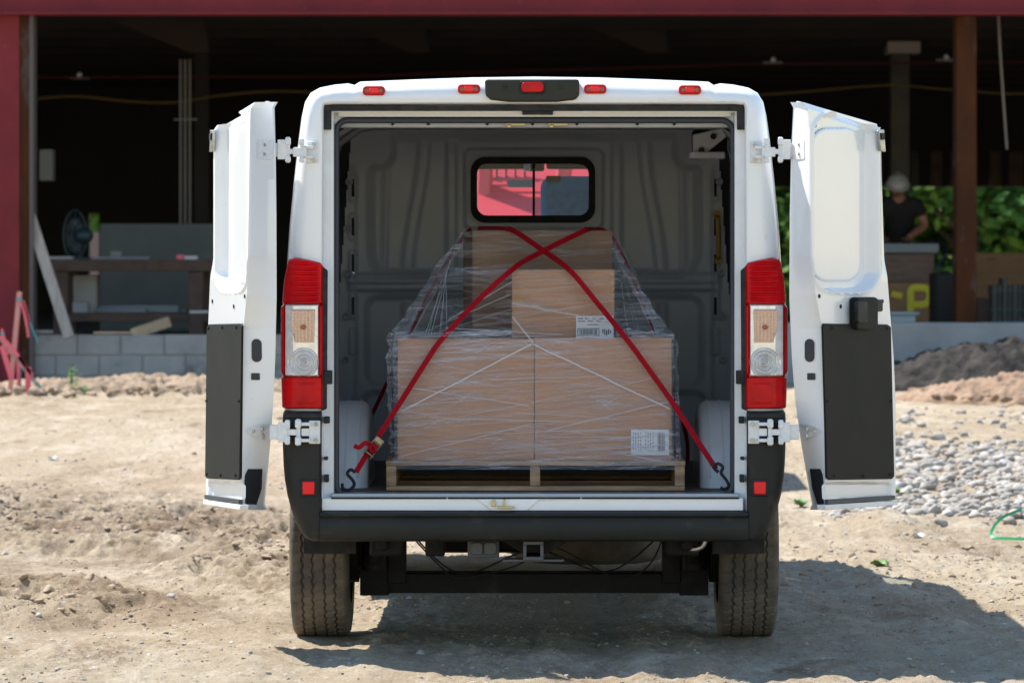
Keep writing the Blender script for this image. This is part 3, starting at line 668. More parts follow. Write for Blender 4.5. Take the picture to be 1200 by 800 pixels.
def build_door(side, al, B0, handle):
    D = Door(side, al, B0); NI = 120; NL = 300; TH = -.125
    def level(j):
        return j/(NL-1)
    def pyB(v): return lerp(120, 597, v)
    def pyF(v): return lerp(149, 590, v)
    cols = 6+NI+4
    def fn(i, j):
        v = level(j); yb = pyB(v); yf = pyF(v); edge = min(1, min(j, NL-1-j)/4)
        tb, zb = D.loc(interp(PXB, yb), yb); tf, zf = D.loc(interp(PXF, yf), yf); ta, za = D.loc(interp(PXA, yb), yb, TH)
        inr = .014*(1-edge)
        if i < 6:
            q = [(0, TH), (.0, TH+.006), (.35, TH*.62), (.78, TH*.22), (.93, -.010), (.985, -.003)][i]
            # ridge line on the strip
            return D.at(lerp(ta, tb, q[0]), lerp(za, zb, q[0]), q[1]-inr)
        if i < 6+NI:
            u = (i-6)/(NI-1); t = lerp(tb, tf, u); yy = lerp(yb, yf, u); xx = lerp(interp(PXB, yb), interp(PXF, yf), u)
            off = -.001
            off -= .058*sm(3, -4, rr(xx, yy, 955, 133, 1029, 341, 24))
            off += .010*sm(3,-3, rr(xx, yy, 951, 131, 1031, 343, 26))
            off += .009*sm(1.2,-1.2, rr(xx, yy, 963, 150, 1019, 329, 18))
            off -= .016*sm(2, -2, rr(xx, yy, 966, 566, 1044, 586, 4))
            off -= .012*sm(1030, 1037, xx)*sm(330,300,yy)
            off -= .010*sm(.97, 1, u)
            return D.at(t, lerp(zb, zf, u), off-inr)
        k = i-6-NI; q = [(1.005, -.03), (1.0, -.085), (.99, -.095), (0, TH-.012)][k]
        if k == 3: return D.at(ta, za, TH)
        return D.at(lerp(tb, tf, q[0]), lerp(zb, zf, q[0]), q[1]+inr*.5)
    b = MB().grid(cols, NL, fn)
    tv = [fn(i, 0) for i in range(cols)]; bv = [fn(i, NL-1) for i in range(cols)]
    b.add(tv, [tuple(range(cols))]); b.add(bv, [tuple(range(cols))])
    d = b.build('rear_door', M['paint'], van, smooth=True)
    # top lip standing above the frame, bottom sill lip
    D.prism([(933,119),(1024,145.5),(1024,150),(933,124)], -.10, -.085).build('top_lip', M['paint'], d, bevel=.002)
    D.prism([(957,591),(1042,586),(1042,591),(958,597)], -.02, .015).build('bottom_lip', M['inpaint'], d, bevel=.002)
    D.prism([(966,585),(1045,580),(1045,585),(966,591)], -.004, .012).build('bottom_seal', M['seal'], d, bevel=.002)
    MB().tube([D.P(x, y, -.0462) for x, y in rrpts(963.5,150.5,1018.5,328.5,17,6)], .0018, 6, closed=True).build('pane_seam', M['seal'], d)
    t = D.prism([(964,379),(1038,380),(1042,383),(1046,558),(1043,561),(970,562),(967,559),(962,382)], .002, .011).build('trim_panel', M['trim'], d, bevel=.003)
    for x, y in ((972,384),(1004,384),(1036,385),(974,557),(1008,557),(1040,556),(1041,470),(966,470)):
        MB().cyl(D.P(x, y, .012), .006, .004, 'Y', 10).build('trim_clip', M['rubber'], t)
    for x, y, r in ((960,347,.008),(985,359,.008),(1034,353,.008),(955,147,.010)):
        c = D.P(x, y, .0); MB().tube([c-D.n*.003, c+D.n*.003], r, 12).build('access_hole', M['black'], d)
    # strip fittings: on the hinge-side edge face
    def SP(px, py, out):
        v = (py-120)/477; tb, zb = D.loc(interp(PXB, py), py); ta, za = D.loc(interp(PXA, py), py, TH)
        xa, xb = interp(PXA, py), interp(PXB, py); u = (px-xa)/(xb-xa)
        tab = [(0,TH,0),(.35,TH*.62,.35),(.78,TH*.22,.78),(1,0,1)]
        off = interp([(a, o_) for a, o_, _ in tab], u); return D.at(lerp(ta, tb, u), lerp(za, zb, u), off)+out*(D.n*.6-D.e*.8)
    def splate(name, pts, m, o1=.004, bev=.001):
        top = [SP(x, y, o1) for x, y in pts]; bot = [SP(x, y, -.004) for x, y in pts]; n = len(pts)
        bb2 = MB().add(top+bot, [tuple(range(n))]+[(i,(i+1)%n,(i+1)%n+n,i+n) for i in range(n)]); return bb2.build(name, m, d)
    splate('edge_grommet', rrpts(942, 397, 954, 424, 5.8, 5), M['seal'])
    splate('edge_slot', rrpts(945, 437, 955, 445, 1, 2), M['seal'])
    MB().grid(14, 16, lambda i, j: SP(lerp(interp([(549,948),(572,951),(592,957)], lerp(549,592,j/15)), interp([(549,961),(556,964),(592,967)], lerp(549,592,j/15)), i/13), lerp(549,592,j/15), .005)).build('corner_guard', M['seal'], d, smooth=True)
    hu = splate('upper_hinge_plate', rrpts(929, 164, 942, 187, 2, 3), M['hinge'], .008)
    hl = splate('lower_hinge_plate', [(930,496),(946,497),(959,502),(961,505),(957,510),(945,515),(932,514)], M['hinge'], .009)
    for x, y, h in ((935,170,hu),(935,181,hu),(944,502,hl),(944,510,hl),(953,505,hl)):
        c = SP(x, y, .012); a = (D.n*.6-D.e*.8); MB().tube([c-a*.004, c+a*.004], .0065, 8).build('bolt', M['steel'], h)
    # free-edge latch at the top
    b = MB(); b.prism([D.P(x, y, .0) for x, y in ((1027,153),(1033,152),(1035,178),(1029,177))], D.n*.012); b.build('edge_latch', M['steel'], d, bevel=.002)
    b = MB(); b.prism([D.P(x, y, .012) for x, y in ((1028,156),(1032,156),(1032,164),(1029,164))], D.n*.006); b.build('latch_slot', M['black'], d)
    if handle:
        h = D.prism(rrpts(995, 348, 1020, 386, 4, 4), .0, .035).build('door_handle', M['trim'], d, bevel=.006)
        D.prism(rrpts(1001, 353, 1013, 378, 3, 4), .034, .05).build('handle_grip', M['rubber'], h, bevel=.004)
        D.prism(rrpts(1020, 351, 1033, 365, 2, 3), .0, .006).build('handle_backing', M['rubber'], h, bevel=.001)
    return D, SP, d
DR, SPR, dr_ = build_door(1, 63, (1.13, -.05, 0), True)
DL, SPL, dl_ = build_door(-1, 74.5, (-1.137, -.05, 0), False)
# hinges (arms between pillar and door edge)
for s, SPx in ((1, SPR), (-1, SPL)):
    def HP(px, py, Y): p = W(px, py, 0); return Vector((s*p.x, Y, p.z))
    def hb(b, x0, y0, x1, y1, Y0, Y1): 
        a = HP(x0, y0, Y0); c = HP(x1, y1, Y0); b.bb(min(a.x,c.x), max(a.x,c.x), Y0, Y1, c.z, a.z)
    b = MB(); hb(b, 879, 166, 893, 191, -.012, .01); hb(b, 884, 171, 897, 175, -.03, -.008); hb(b, 884, 182, 897, 186, -.03, -.008)
    hb(b, 892, 173, 908, 184, -.042, -.012); hb(b, 895, 163, 901, 170, -.05, -.022); hb(b, 895, 186, 901, 191, -.05, -.022)
    hb(b, 905, 175, 917, 181, -.038, -.022); hb(b, 911, 162, 917, 170, -.05, -.02); hb(b, 911, 184, 917, 190, -.05, -.02); hb(b, 915, 164, 926, 187, -.044, -.016); hb(b, 924, 168, 931, 184, -.036, -.01)
    b.tube([HP(898,163,-.035), HP(898,191,-.035)], .0085, 10); b.tube([HP(914,161,-.035), HP(914,191,-.035)], .0085, 10)
    h_ = b.build('upper_hinge', M['hinge'], van, bevel=.003)
    for x, y in ((884,169),(884,188)): MB().tube([HP(x,y,-.018), HP(x,y,-.008)], .008, 10).build('bolt', M['steel'], h_)
    b = MB(); hb(b, 876, 492, 889, 519, -.058, .0); hb(b, 887, 494, 901, 498, -.074, -.045); hb(b, 887, 513, 901, 517, -.074, -.045); hb(b, 888, 501, 898, 510, -.062, -.03)
    hb(b, 898, 491, 905, 500, -.08, -.045); hb(b, 898, 511, 905, 520, -.08, -.045); hb(b, 903, 502, 914, 509, -.07, -.045); hb(b, 911, 492, 917, 501, -.08, -.045); hb(b, 911, 510, 917, 519, -.08, -.045)
    hb(b, 914, 494, 925, 517, -.074, -.04); hb(b, 923, 497, 935, 514, -.066, -.03)
    b.tube([HP(901.5,490,-.06), HP(901.5,521,-.06)], .0095, 10); b.tube([HP(914,491,-.06), HP(914,520,-.06)], .0095, 10)
    h_ = b.build('lower_hinge', M['hinge'], van, bevel=.003)
    for x, y in ((881,496),(881,515)): MB().tube([HP(x,y,-.066), HP(x,y,-.056)], .009, 10).build('bolt', M['steel'], h_)

# ---- wheels
def tyre_mesh():
    NT, NW = 420, 56
    prof_ = [(-.118,.235),(-.122,.28),(-.121,.32),(-.117,.348),(-.108,.3635)]
    tread = [(-.100+.2*k/(NW-1)) for k in range(NW)]
    pts = []
    for th in range(NT):
        a = 2*math.pi*th/NT; row = [(x, r) for x, r in prof_]
        for x in tread:
            r = .3735-.35*x*x-.03*max(0, abs(x)-.08); z = .0035*math.sin(a*52)
            g_ = 0
            for gc in (-.066, -.024, .024, .066):
                g_ = max(g_, math.exp(-((x-gc-z)/.0038)**4))
            rib_i = int(np.digitize(x-z, [-.066,-.024,.024,.066])); ph = a*52/(2*math.pi)*1.0+rib_i*.37+x*6
            sp = abs((ph % 1)-.5); g_ = max(g_, .45*math.exp(-(sp/.055)**2))
            row.append((x, r-.011*g_))
        row += [(-x, r) for x, r in reversed(prof_)]
        pts.append([(x, r*math.cos(a), r*math.sin(a)) for x, r in row])
    n = len(pts[0]); return MB().grid(n, NT+1, lambda i, j: Vector(pts[j % NT][i]))
TY = None
def wheel(cx, cy, rear=True):
    global TY
    we = bpy.data.objects.new('wheel', None); C.objects.link(we); we.parent = van; we.location = (cx, cy, .372)
    if TY is None:
        t = tyre_mesh(); t.v = [v+Vector(we.location) for v in t.v]; TY = t.build('tyre', M['tyre'], we, smooth=True); ty = TY
    else: ty = TY.copy(); C.objects.link(ty); ty.parent = we
    b = MB(); c = Vector(we.location); s = 1 if cx > 0 else -1
    b.tube([c+Vector((-.11,0,0)), c+Vector((-.09,0,0)), c+Vector((.09,0,0)), c+Vector((.11,0,0))], [.236,.22,.22,.236], 36, caps=False)
    b.cyl(c+Vector((s*.04,0,0)), .219, .012, 'X', 36); b.cyl(c+Vector((s*.06,0,0)), .07, .06, 'X', 24)
    b.build('rim', M['steel'], we, smooth=True)
    if rear: 
        b = MB(); b.cyl(c+Vector((-s*.10,0,0)), .15, .10, 'X', 32); b.cyl(c+Vector((-s*.17,0,0)), .09, .06, 'X', 24); b.build('brake', M['chassis'], we, smooth=True)
for s in (-1, 1): wheel(s*.875, 1.02)
for s in (-1, 1): wheel(s*.89, 4.75, False)
# ---- underbody
b = MB(); b.bb(-.70, .70, 1.0, 1.08, .178, .258); b.bb(-.72,-.60,.98,1.10,.17,.40); b.bb(.60,.72,.98,1.10,.17,.40); b.bb(-.70,.70,1.02,1.04,.262,.268); b.build('rear_axle', M['chassis'], van, bevel=.008)
for s in (-1, 1):
    b = MB(); b.bb(min(s*.52,s*.61), max(s*.52,s*.61), .3, 1.9, .44, .56); b.build('chassis_rail', M['chassis'], van, bevel=.008)
    b = MB(); b.tube(smoothpath([(s*.57,.25,.45),(s*.57,.65,.40),(s*.57,1.03,.385),(s*.57,1.5,.41),(s*.57,1.9,.47)]), .02, 6); b.bb(min(s*.53,s*.61),max(s*.53,s*.61),.98,1.1,.22,.44); b.cyl((s*.66,.9,.34),.05,.12,'Z',14); b.tube([(s*.66,.86,.32),(s*.64,.7,.58)], .028, 12); b.build('leaf_spring', M['chassis'], van, bevel=.003)
    b = MB(); b.bb(min(s*.52,s*.65), max(s*.52,s*.65), .2, .3, .385, .47); b.cyl((s*.6,.2,.43), .025, .06); b.build('spring_shackle', M['chassis'], van, bevel=.01)
    b = MB(); b.bb(min(s*.70,s*.92), max(s*.70,s*.92), .35, .37, .435, .50); b.build('mud_guard', M['rubber'], van, bevel=.004)
    # arch liner
    b = MB().grid(21, 2, lambda i, j: Vector((s*(.72, .93)[j], 1.02-.455*math.cos(math.pi*i/20), .37+.455*math.sin(math.pi*i/20)))); b.build('arch_liner', M['rubber'], van)
b = MB(); b.bb(-.92, .92, .12, 5.2, .50, .56); b.build('underbody', M['chassis'], van)
b = MB(); b.bb(-.60,.60,.10,.18,.455,.52); b.prism([W(x,y,.08) for x,y in ((582,630),(672,630),(642,648),(612,648))],(0,.02,0)); b.build('hitch_crossmember', M['chassis'], van, bevel=.004)
b = MB()
for x0,y0,x1,y1 in ((613,634,637,638),(613,652,637,656),(613,638,617,652),(633,638,637,652)): b.pbox(x0,y0,x1,y1,.02,.35)
b.pbox(589,655,661,658,.05,.14); b.build('hitch_receiver', mat('receiver_grey',(.09,.095,.105),.5,.3), van, bevel=.002)
b = MB(); b.pbox(548,632,585,653,.12,.2); b.prism([W(x,y,.10) for x,y in rrpts(552,635,566,650,4,4)],(0,.03,0)); b.prism([W(x,y,.10) for x,y in rrpts(567,635,582,650,4,4)],(0,.03,0)); b.build('trailer_socket', mat('socket_grey',(.075,.08,.085),.5), van, bevel=.004)
b = MB(); 
def spare(i, j):
    a = 2*math.pi*i/60; q = 2*math.pi*j/16; r = .27+.10*math.cos(q); return Vector((.24+r*math.cos(a), 2.2+r*math.sin(a), .33+.10*math.sin(q)*1.0+.006*(math.cos(a*60/2)>0)*(math.cos(q)>.6)))
b.grid(60, 17, spare, True); b.build('spare_tyre', M['tyre'], van, smooth=True)
b = MB(); b.tube(smoothpath([W(797,634,.25),W(799,640,.22),W(812,643,.2),W(822,640,.2),W(826,633,.2)]), .012, 8); b.build('exhaust_hanger', M['steel'], van, smooth=True)
b = MB(); b.tube(smoothpath([(-.55,.92,.47),(-.4,.9,.31),(-.3,.93,.245),(-.05,.9,.31),(.0,.6,.42),(.12,.93,.36),(.35,.93,.245),(.48,.9,.31),(.55,.9,.48)]), .0035, 6)
b.tube(smoothpath([(-.5,.95,.42),(-.3,.97,.26),(0,.95,.36),(.3,.96,.27),(.52,.95,.42)]), .004, 6); b.build('brake_line', M['rubber'], van, smooth=True)
b = MB(); b.bb(-.44,-.05,1.8,1.9,.29,.5); b.bb(-.44,.56,1.9,1.95,.40,.5); b.build('light_gap_bar', M['chassis'], van, bevel=.02)  # bars added to block the sunlit ground showing under the van
b = MB(); b.bb(-.5,-.15,2.8,3.9,.3,.5); b.build('fuel_tank', M['chassis'], van, bevel=.04)
b = MB(); b.bb(-.44,-.36,.55,.6,.36,.5); b.build('dark_gap_filler', M['rubber'], van, bevel=.01)  # dark box added to close a bright gap below the bumper

# ---- cab and nose (mostly hidden, seen through the bulkhead window)
HW = 1.005
def sidepoly(s, pts, name, m, x=HW, th=.05, bev=.01):
    b = MB().prism([(s*x, y, z) for y, z in pts], (-s*th, 0, 0)); return b.build(name, m, van, bevel=bev)
for s in (-1, 1):
    arch = [(4.75+.46*math.cos(R(a)), .37+.46*math.sin(R(a))) for a in range(0, 181, 15)]
    sidepoly(s, [(3.05,.47),(3.05,1.35),(5.05,1.28),(5.75,1.02),(5.93,.8),(5.93,.4),(5.25,.4)]+arch+[(4.29,.47)], 'front_side_panel', M['paint'])
    sidepoly(s, [(3.05,1.35),(3.05,2.1),(3.30,2.12),(3.30,1.34)], 'door_pillar', M['paint'], HW-.15)
    sidepoly(s, [(4.35,2.10),(4.47,2.10),(5.25,1.32),(5.05,1.28)], 'windscreen_pillar', M['paint'], HW-.15)
    sidepoly(s, [(3.3,2.02),(3.3,2.13),(4.45,2.12),(4.45,2.03)], 'cab_roof_rail', M['paint'], HW-.15)
    sidepoly(s, [(3.3,1.35),(3.3,2.03),(4.4,2.04),(5.03,1.30)], 'side_window', M['cabglass'], HW-.145, .004, 0)
    b = MB(); b.prism([(s*1.0,4.75,1.35),(s*1.02,4.7,1.3),(s*1.02,4.7,1.62),(s*1.0,4.75,1.62)], (s*.02,.0,0))
b = MB().grid(13, 4, lambda i, j: Vector((lerp(-.87,.87,i/12), [3.04,3.8,4.35,4.5][j], 2.235-.10*abs(lerp(-1,1,i/12))**3-[0,0,.04,.14][j]))); b.build('cab_roof', M['paint'], van, smooth=True)
b = MB().grid(13, 2, lambda i, j: Vector((lerp(-.86,.86,i/12), [4.47,5.3][j]+.0*i, [2.08,1.30][j]+.0))); b.build('windscreen', M['cabglass'], van, smooth=True)
b = MB().grid(17, 8, lambda i, j: Vector((lerp(-.98,.98,i/16), [5.1,5.35,5.6,5.78,5.9,5.95,5.97,5.95][j]-.12*abs(lerp(-1,1,i/16))**4, [1.31,1.24,1.12,1.0,.85,.6,.42,.3][j]))); b.build('bonnet', M['paint'], van, smooth=True)
for s in (-1,1):
    b = MB(); b.ell((s*.78,5.84,.92),(.17,.08,.14)); b.build('headlight', M['clearlens'], van, smooth=True)
b = MB(); b.bb(-.95,.95,4.6,5.2,.95,1.12); b.build('dashboard', M['trim'], van, bevel=.05)
def seat(cx, wdt, z1):
    root = bpy.data.objects.new('seat', None); C.objects.link(root); root.parent = van; root.location = (cx, 3.6, .9)
    b = MB(); b.bb(cx-wdt/2, cx+wdt/2, 3.5, 4.1, .78, .98); b.build('seat_cushion', M['seatc'], root, bevel=.06, seg=4)
    b = MB(); b.box((cx, 3.48, (z1+.95)/2), (wdt, .14, z1-.95), Matrix.Rotation(R(8), 3, 'X')); b.build('backrest', M['seatc'], root, bevel=.055, seg=4)
    b = MB(); b.bb(cx-wdt/2+.05, cx+wdt/2-.05, 3.5, 4.0, .56, .78); b.build('seat_base', M['trim'], root, bevel=.02)
seat(.29, .52, W(0,206,3.45).z); seat(-.52, .5, 1.55)
b = MB(); b.bb(-.42,-.02,4.36,4.40,2.0,2.09); b.bb(.06,.42,4.36,4.40,2.0,2.09); b.bb(-.04,.05,4.35,4.42,1.99,2.08); b.build('sun_visor', M['trim'], van, bevel=.01)
b = MB(); b.prism([W(x,y,4.15) for x,y in rrpts(594,211,627,219.5,3.5,4)], (0,.04,0)); b.bb(-.05,-.02,4.2,4.35,1.99,2.03); b.build('rear_view_mirror', mat('mirror_grey',(.20,.23,.26),.35), van, bevel=.004)
b = MB(); b.pbox(640,206,657,213,3.35,3.40); b.build('headrest_post', M['black'], van, bevel=.004)
# side mirrors
for s in (-1,1):
    b = MB(); b.bb(min(s*1.0,s*1.06),max(s*1.0,s*1.06),4.55,4.65,1.34,1.42); b.build('mirror_arm', M['trim'], van, bevel=.01)

# ------------------------------------------------------------------ red machine ahead of the van
rm = thing('compact_loader', 'red compact loader seen only through the window of the van bulkhead', 'loader', (-.2, 11.5, .2))
zr = zt(-.2, 11.5)
b = MB(); b.prism([(-.95,10.2,zr+.9),(-.95,10.2,zr+1.35),(-.95,11.3,zr+2.25),(-.95,12.6,zr+2.25),(-.95,12.6,zr+.9)], (1.5,0,0)); b.build('engine_cover', M['red'], rm, bevel=.05)
b = MB(); b.bb(-.9,.9,10.6,12.8,zr+.45,zr+.95); b.build('chassis', M['red'], rm, bevel=.05)
for s in (-1,1):
    for y in (10.9,12.4):
        b = MB(); b.cyl((-.2+s*.85,y,zr+.38),.38,.28,'X',32); b.cyl((-.2+s*.85,y,zr+.38),.2,.30,'X',24); b.build('wheel', M['rubber'], rm, bevel=.02)
b = MB()
for k in range(7): b.tube([(-.42+.06*k,10.9,zr+1.85),(-.42+.06*k,11.0,zr+2.2)],.006,6)
for z_ in (1.9,2.0,2.1,2.18): b.tube([(-.42,10.9,zr+z_),(-.06,10.9,zr+z_)],.006,6)
b.build('guard_mesh', M['rubber'], rm)
b = MB(); b.tube([(-.36,10.7,zr+1.0),(-.30,10.9,zr+2.3)],.05,8); b.tube([(.1,10.7,zr+1.0),(.22,10.9,zr+2.3)],.05,8); b.tube([(-.30,10.9,zr+2.3),(.22,10.9,zr+2.3)],.04,8); b.build('lift_arm', M['red'], rm, smooth=True)

# ------------------------------------------------------------------ cargo: pallet, boxes, film, straps
PY = .36
pal = thing('wooden_pallet', 'wooden pallet under the wrapped boxes on the van floor', 'pallet', (0, PY+.5, FZ))
zt_ = W(0,540,PY).z; x0, x1 = W(452,0,PY).x, W(803,0,PY).x
for k in range(7):
    y0 = PY+k*.148; MB().bb(x0, x1, y0, y0+.10, zt_-.018, zt_).build('top_board', M['pine'], pal, bevel=.002)
for a, c in ((452.5,464),(621,633),(791,802.5)):
    MB().bb(W(a,0,PY).x, W(c,0,PY).x, PY+.004, PY+1.0, FZ+.02, zt_-.019).build('stringer', M['pine'], pal, bevel=.003)
for y0 in (PY+.002, PY+.45, PY+.88): MB().bb(x0+.002, x1-.002, y0, y0+.11, FZ+.002, FZ+.0195).build('bottom_board', M['pine'], pal, bevel=.002)
def carton(px0, px1, pyt, pyb, Y, depth, m, label, rot=0, lab=None, zbase=None, seam=False):
    a = W(px0, pyt, Y); c = W(px1, pyb, Y); z0 = zbase if zbase is not None else c.z; z1 = a.z
    root = thing('cardboard_box', label, 'box', ((a.x+c.x)/2, Y+depth/2, z0), 'cardboard boxes wrapped on the pallet')
    Rm = Matrix.Rotation(rot, 3, 'Z'); piv = Vector((a.x, Y, 0))
    def T(p): return Rm @ (Vector(p)-piv)+piv
    def fn(b): b.v = [T(p) for p in b.v]; return b
    wd = c.x-a.x; NX, NZ = 26, 22
    b = MB().bb(a.x, c.x, Y, Y+depth, z0, z1)
    # slightly bulged faces
    def side(i, j, f):
        u = i/(NX-1); v = j/(NZ-1); bl = .010*math.sin(math.pi*u)*math.sin(math.pi*v)+.0025*mnoise.noise(Vector((u*4+px0, v*4, pyt)))
        rd = .006*((abs(u*2-1))**24+(abs(v*2-1))**24)
        return Vector((lerp(a.x, c.x, u), Y-bl-.001+rd, lerp(z0, z1, v)))
    o = MB(); o.grid(NX, NZ, lambda i, j: side(i, j, 0)); o.bb(a.x+.003, c.x-.003, Y+.008, Y+depth, z0+.001, z1-.003); fn(o).build('carton', m, root, smooth=True)
    b = MB()
    b.bb((a.x+c.x)/2-.025, (a.x+c.x)/2+.025, Y+.002, Y+depth, z1-.0035, z1-.0015); fn(b).build('tape', M['tape'], root)
    if lab:
        lx0, ly0, lx1, ly1, kind = lab; p = W(lx0, ly0, Y-.014); q = W(lx1, ly1, Y-.014)
        l = fn(MB().bb(p.x, q.x, Y-.0145, Y-.0125, q.z, p.z)).build('shipping_label', M['paper'], root)
        b = MB(); r = random.Random(int(lx0)); H = p.z-q.z; Wd = q.x-p.x; yy = Y-.0150
        def bar(u0, u1, v0, v1): b.bb(p.x+Wd*u0, p.x+Wd*u1, yy, yy+.0004, p.z-H*v1, p.z-H*v0)
        if kind == 1:
            u = .70
            while u < .88: w_ = r.choice((.008,.012,.02)); bar(u, u+w_, .14, .86); u += w_+r.choice((.008,.014))
            for k in range(9):
                u0 = .05+.065*k
                if k in (4,): continue
                t = .12
                while t < .8: ln = r.uniform(.04,.12); bar(u0, u0+.018, t, min(t+ln,.85)); t += ln+.05
        else:
            bar(.04,.62,.50,.53); bar(.04,.62,.78,.81); bar(.04,.055,.5,.81); bar(.605,.62,.5,.81)
            u = .08
            while u < .56: w_ = r.choice((.008,.012,.02)); bar(u, u+w_, .55, .76); u += w_+r.choice((.008,.014))
            u = .7
            while u < .93: bar(u, u+.03, .5+.1*r.random(), .8-.1*r.random()); u += .05
            for k in range(5): bar(.05+.19*k, .05+.19*k+r.uniform(.08,.15), .09, .13)
            for k in range(3): bar(.05+.25*k, .05+.25*k+r.uniform(.08,.2), .2, .235)
            bar(.3,.6,.34,.37); bar(.1,.5,.88,.9)
        fn(b).build('label_print', M['ink'], l)
    return root, T
Zp = zt_+.001
carton(466, 625.6, 397, 538, PY+.04, .92, M['card'], 'large brown carton at the lower left of the wrapped pallet load, without a label', zbase=Zp)
carton(626.6, 787, 396, 538, PY+.04, .92, M['card'], 'large brown carton at the lower right of the pallet load, white label in its corner', lab=(739.5,503,784,533,1), zbase=Zp)
Zb = W(0,397,PY+.04).z+.0015
carton(600, 720, 316, 397, PY+.20, .30, M['card'], 'small brown carton on top of the two large cartons, white label at lower right', lab=(675,370,719,399,2), zbase=Zb)
carton(554, 719, 270, 397, PY+.54, .40, M['cardd'], 'tall brown carton at the back, topmost of the wrapped load', rot=R(7), zbase=Zb)
# stretch film
rows = [(266,542,718,PY+.95),(268.5,541,719,PY+.62),(272,540,720,PY+.51),(300,528,735,PY+.44),(313,521,742,PY+.21),(318,519,744,PY+.175),(350,501,758,PY+.165),(378,481,775,PY+.13),(391,464,789,PY+.045),(396,461,790,PY+.02),(410,460,790,PY+.012),(470,461,790,PY+.012),(536,462,790,PY+.012),(541,457,797,PY-.004),(550,458,795,PY-.004)]
cum = [0]
for (a, _, _, _), (c, _, _, _) in zip(rows, rows[1:]): cum.append(cum[-1]+max(4, abs(c-a)))
NXf, NYf = 150, 170
def film(i, j):
    t = cum[-1]*j/(NYf-1); k = max(q for q in range(len(rows)) if cum[q] <= t+1e-9); k = min(k, len(rows)-2); f = (t-cum[k])/(cum[k+1]-cum[k])
    py, xa, xb, Y = [lerp(rows[k][q], rows[k+1][q], f) for q in range(4)]
    NS = 22; wr = 0
    if i < NS: # left side going back
        g_ = 1-i/NS; p = W(xa, py, Y); p.y = Y+.9*g_*(1 if py > 390 else .45); p.x += -.006*g_+.02*g_*0
    elif i >= NXf-NS:
        g_ = (i-(NXf-NS-1))/NS; p = W(xb, py, Y); p.y = Y+.9*g_*(1 if py > 390 else .45)
    else:
        u = (i-NS)/(NXf-2*NS-1); p = W(lerp(xa, xb, u), py, Y)
        if 300 < py < 390:   # tent falls away beside the small box
            pxx = lerp(xa, xb, u); out = max(0, 600-pxx, pxx-722); p.y += min(.10, out*.0016)*sm(385,360,py)
    A = .022 if (py < 392 and j > 8) else (.010 if (i < NS or i >= NXf-NS) else .005)
    q = Vector((p.x*3, p.z*9, p.y*4)); p.y += A*mnoise.noise(q*1.5)+A*.5*mnoise.noise(q*4); p.x += (A*.5*mnoise.noise(q*2.2+Vector((9,0,0)))) if (i < NS or i >= NXf-NS) else 0
    if py < 392: p.z += A*.5*mnoise.noise(q*2+Vector((4,3,1)))
    return p
fl = thing('stretch_wrap', 'clear crinkled stretch film wrapped around the boxes on the pallet', 'plastic wrap', (0, PY+.4, Zp))
JB = next(j for j in range(NYf) if cum[-1]*j/(NYf-1) > cum[8])
MB().grid(NXf, JB+1, film).build('draped_film', M['film3'], fl, smooth=True, auto=False)
MB().grid(NXf, NYf-JB, lambda i, j: film(i, j+JB)).build('film', M['film'], fl, smooth=True, auto=False)
b = MB()
def fold(p, q, wd=.004, dy=-.006):
    pts = [Vector(p).lerp(Vector(q), k/24) for k in range(25)]
    pts = [x+Vector((0, dy+.002*mnoise.noise(x*20), .003*mnoise.noise(x*9))) for x in pts]; b.ribbon(pts, wd, .0008)
YF = PY+.010
def fr(x, y, Y=YF): return W(x, y, Y)
for a_, c_, w_ in (((470,482),(623,403),.006),((625,403),(785,479),.006),((600,370),(625,402),.004),((470,453),(620,475),.0025),((470,540-6),(620,497),.0025),((640,505),(785,470),.003),((640,530),(784,520),.0015),((480,500),(780,440),.0015)):
    fold(fr(*a_), fr(*c_), w_)
YS = PY+.17
for a_, c_, w_ in (((600,355),(716,378),.005),((522,384),(660,392),.004),((601,372),(718,352),.002),((525,375),(600,330),.0025),((490,392),(598,345),.002),((495,395),(600,362),.0015)):
    fold(fr(*a_, YS), fr(*c_, YS), w_, -.012)
rg = random.Random(5)
for k in range(34):
    y0 = rg.uniform(400,532); x0_ = rg.uniform(468,640); x1_ = x0_+rg.uniform(50,150); fold(fr(x0_, y0), fr(min(x1_,786), y0+rg.uniform(-12,10)), rg.uniform(.0006,.0016))
for k in range(7):
    t = rg.random(); e_ = rg.uniform(470,535); fold(W(543+rg.uniform(-1,6)-t*30, 278+t*50, PY+.46-t*.1), W(e_, 395, PY+.035), rg.uniform(.0006,.002), -.006)
for k in range(5):
    t = rg.random(); fold(W(719+t*12, 280+t*30, PY+.46), W(rg.uniform(735,785), 395, PY+.035), rg.uniform(.0006,.0016), -.006)
b.build('film_folds', M['fold'], fl)
def bunch(p0, p1, w0, w1, n=70, m=16, amp=.02, seed=0):
    p0 = Vector(p0); p1 = Vector(p1); ax = (p1-p0).normalized(); sd = ax.cross(Vector((0,1,0))).normalized()
    def g_(i, j):
        t = j/(n-1); u = i/(m-1)-.5; c = p0.lerp(p1, t); q = Vector((u*4+seed, t*5, seed)); q2 = Vector((u*14+seed, t*4, seed+3))
        return c+sd*(u*lerp(w0,w1,t)*(1+.5*mnoise.noise(q*1.3)))+Vector((0,-1,0))*(amp*mnoise.noise(q2)+amp*.6*mnoise.noise(q2*2.3)+.5*amp*math.cos(u*3))+sd*.01*mnoise.noise(Vector((t*7,seed,1)))
    MB().grid(m, n, g_).build('film_bunch', M['film2'], fl, smooth=True, auto=False)
bunch(W(542,278,PY+.46), W(466,392,PY+.06), .03, .06, seed=1)
bunch(W(460,390,PY+.03), W(456,476,PY+.05), .035, .016, seed=4, amp=.02)
bunch(W(457,470,PY+.05), W(459,530,PY+.05), .012, .016, seed=5, amp=.01)
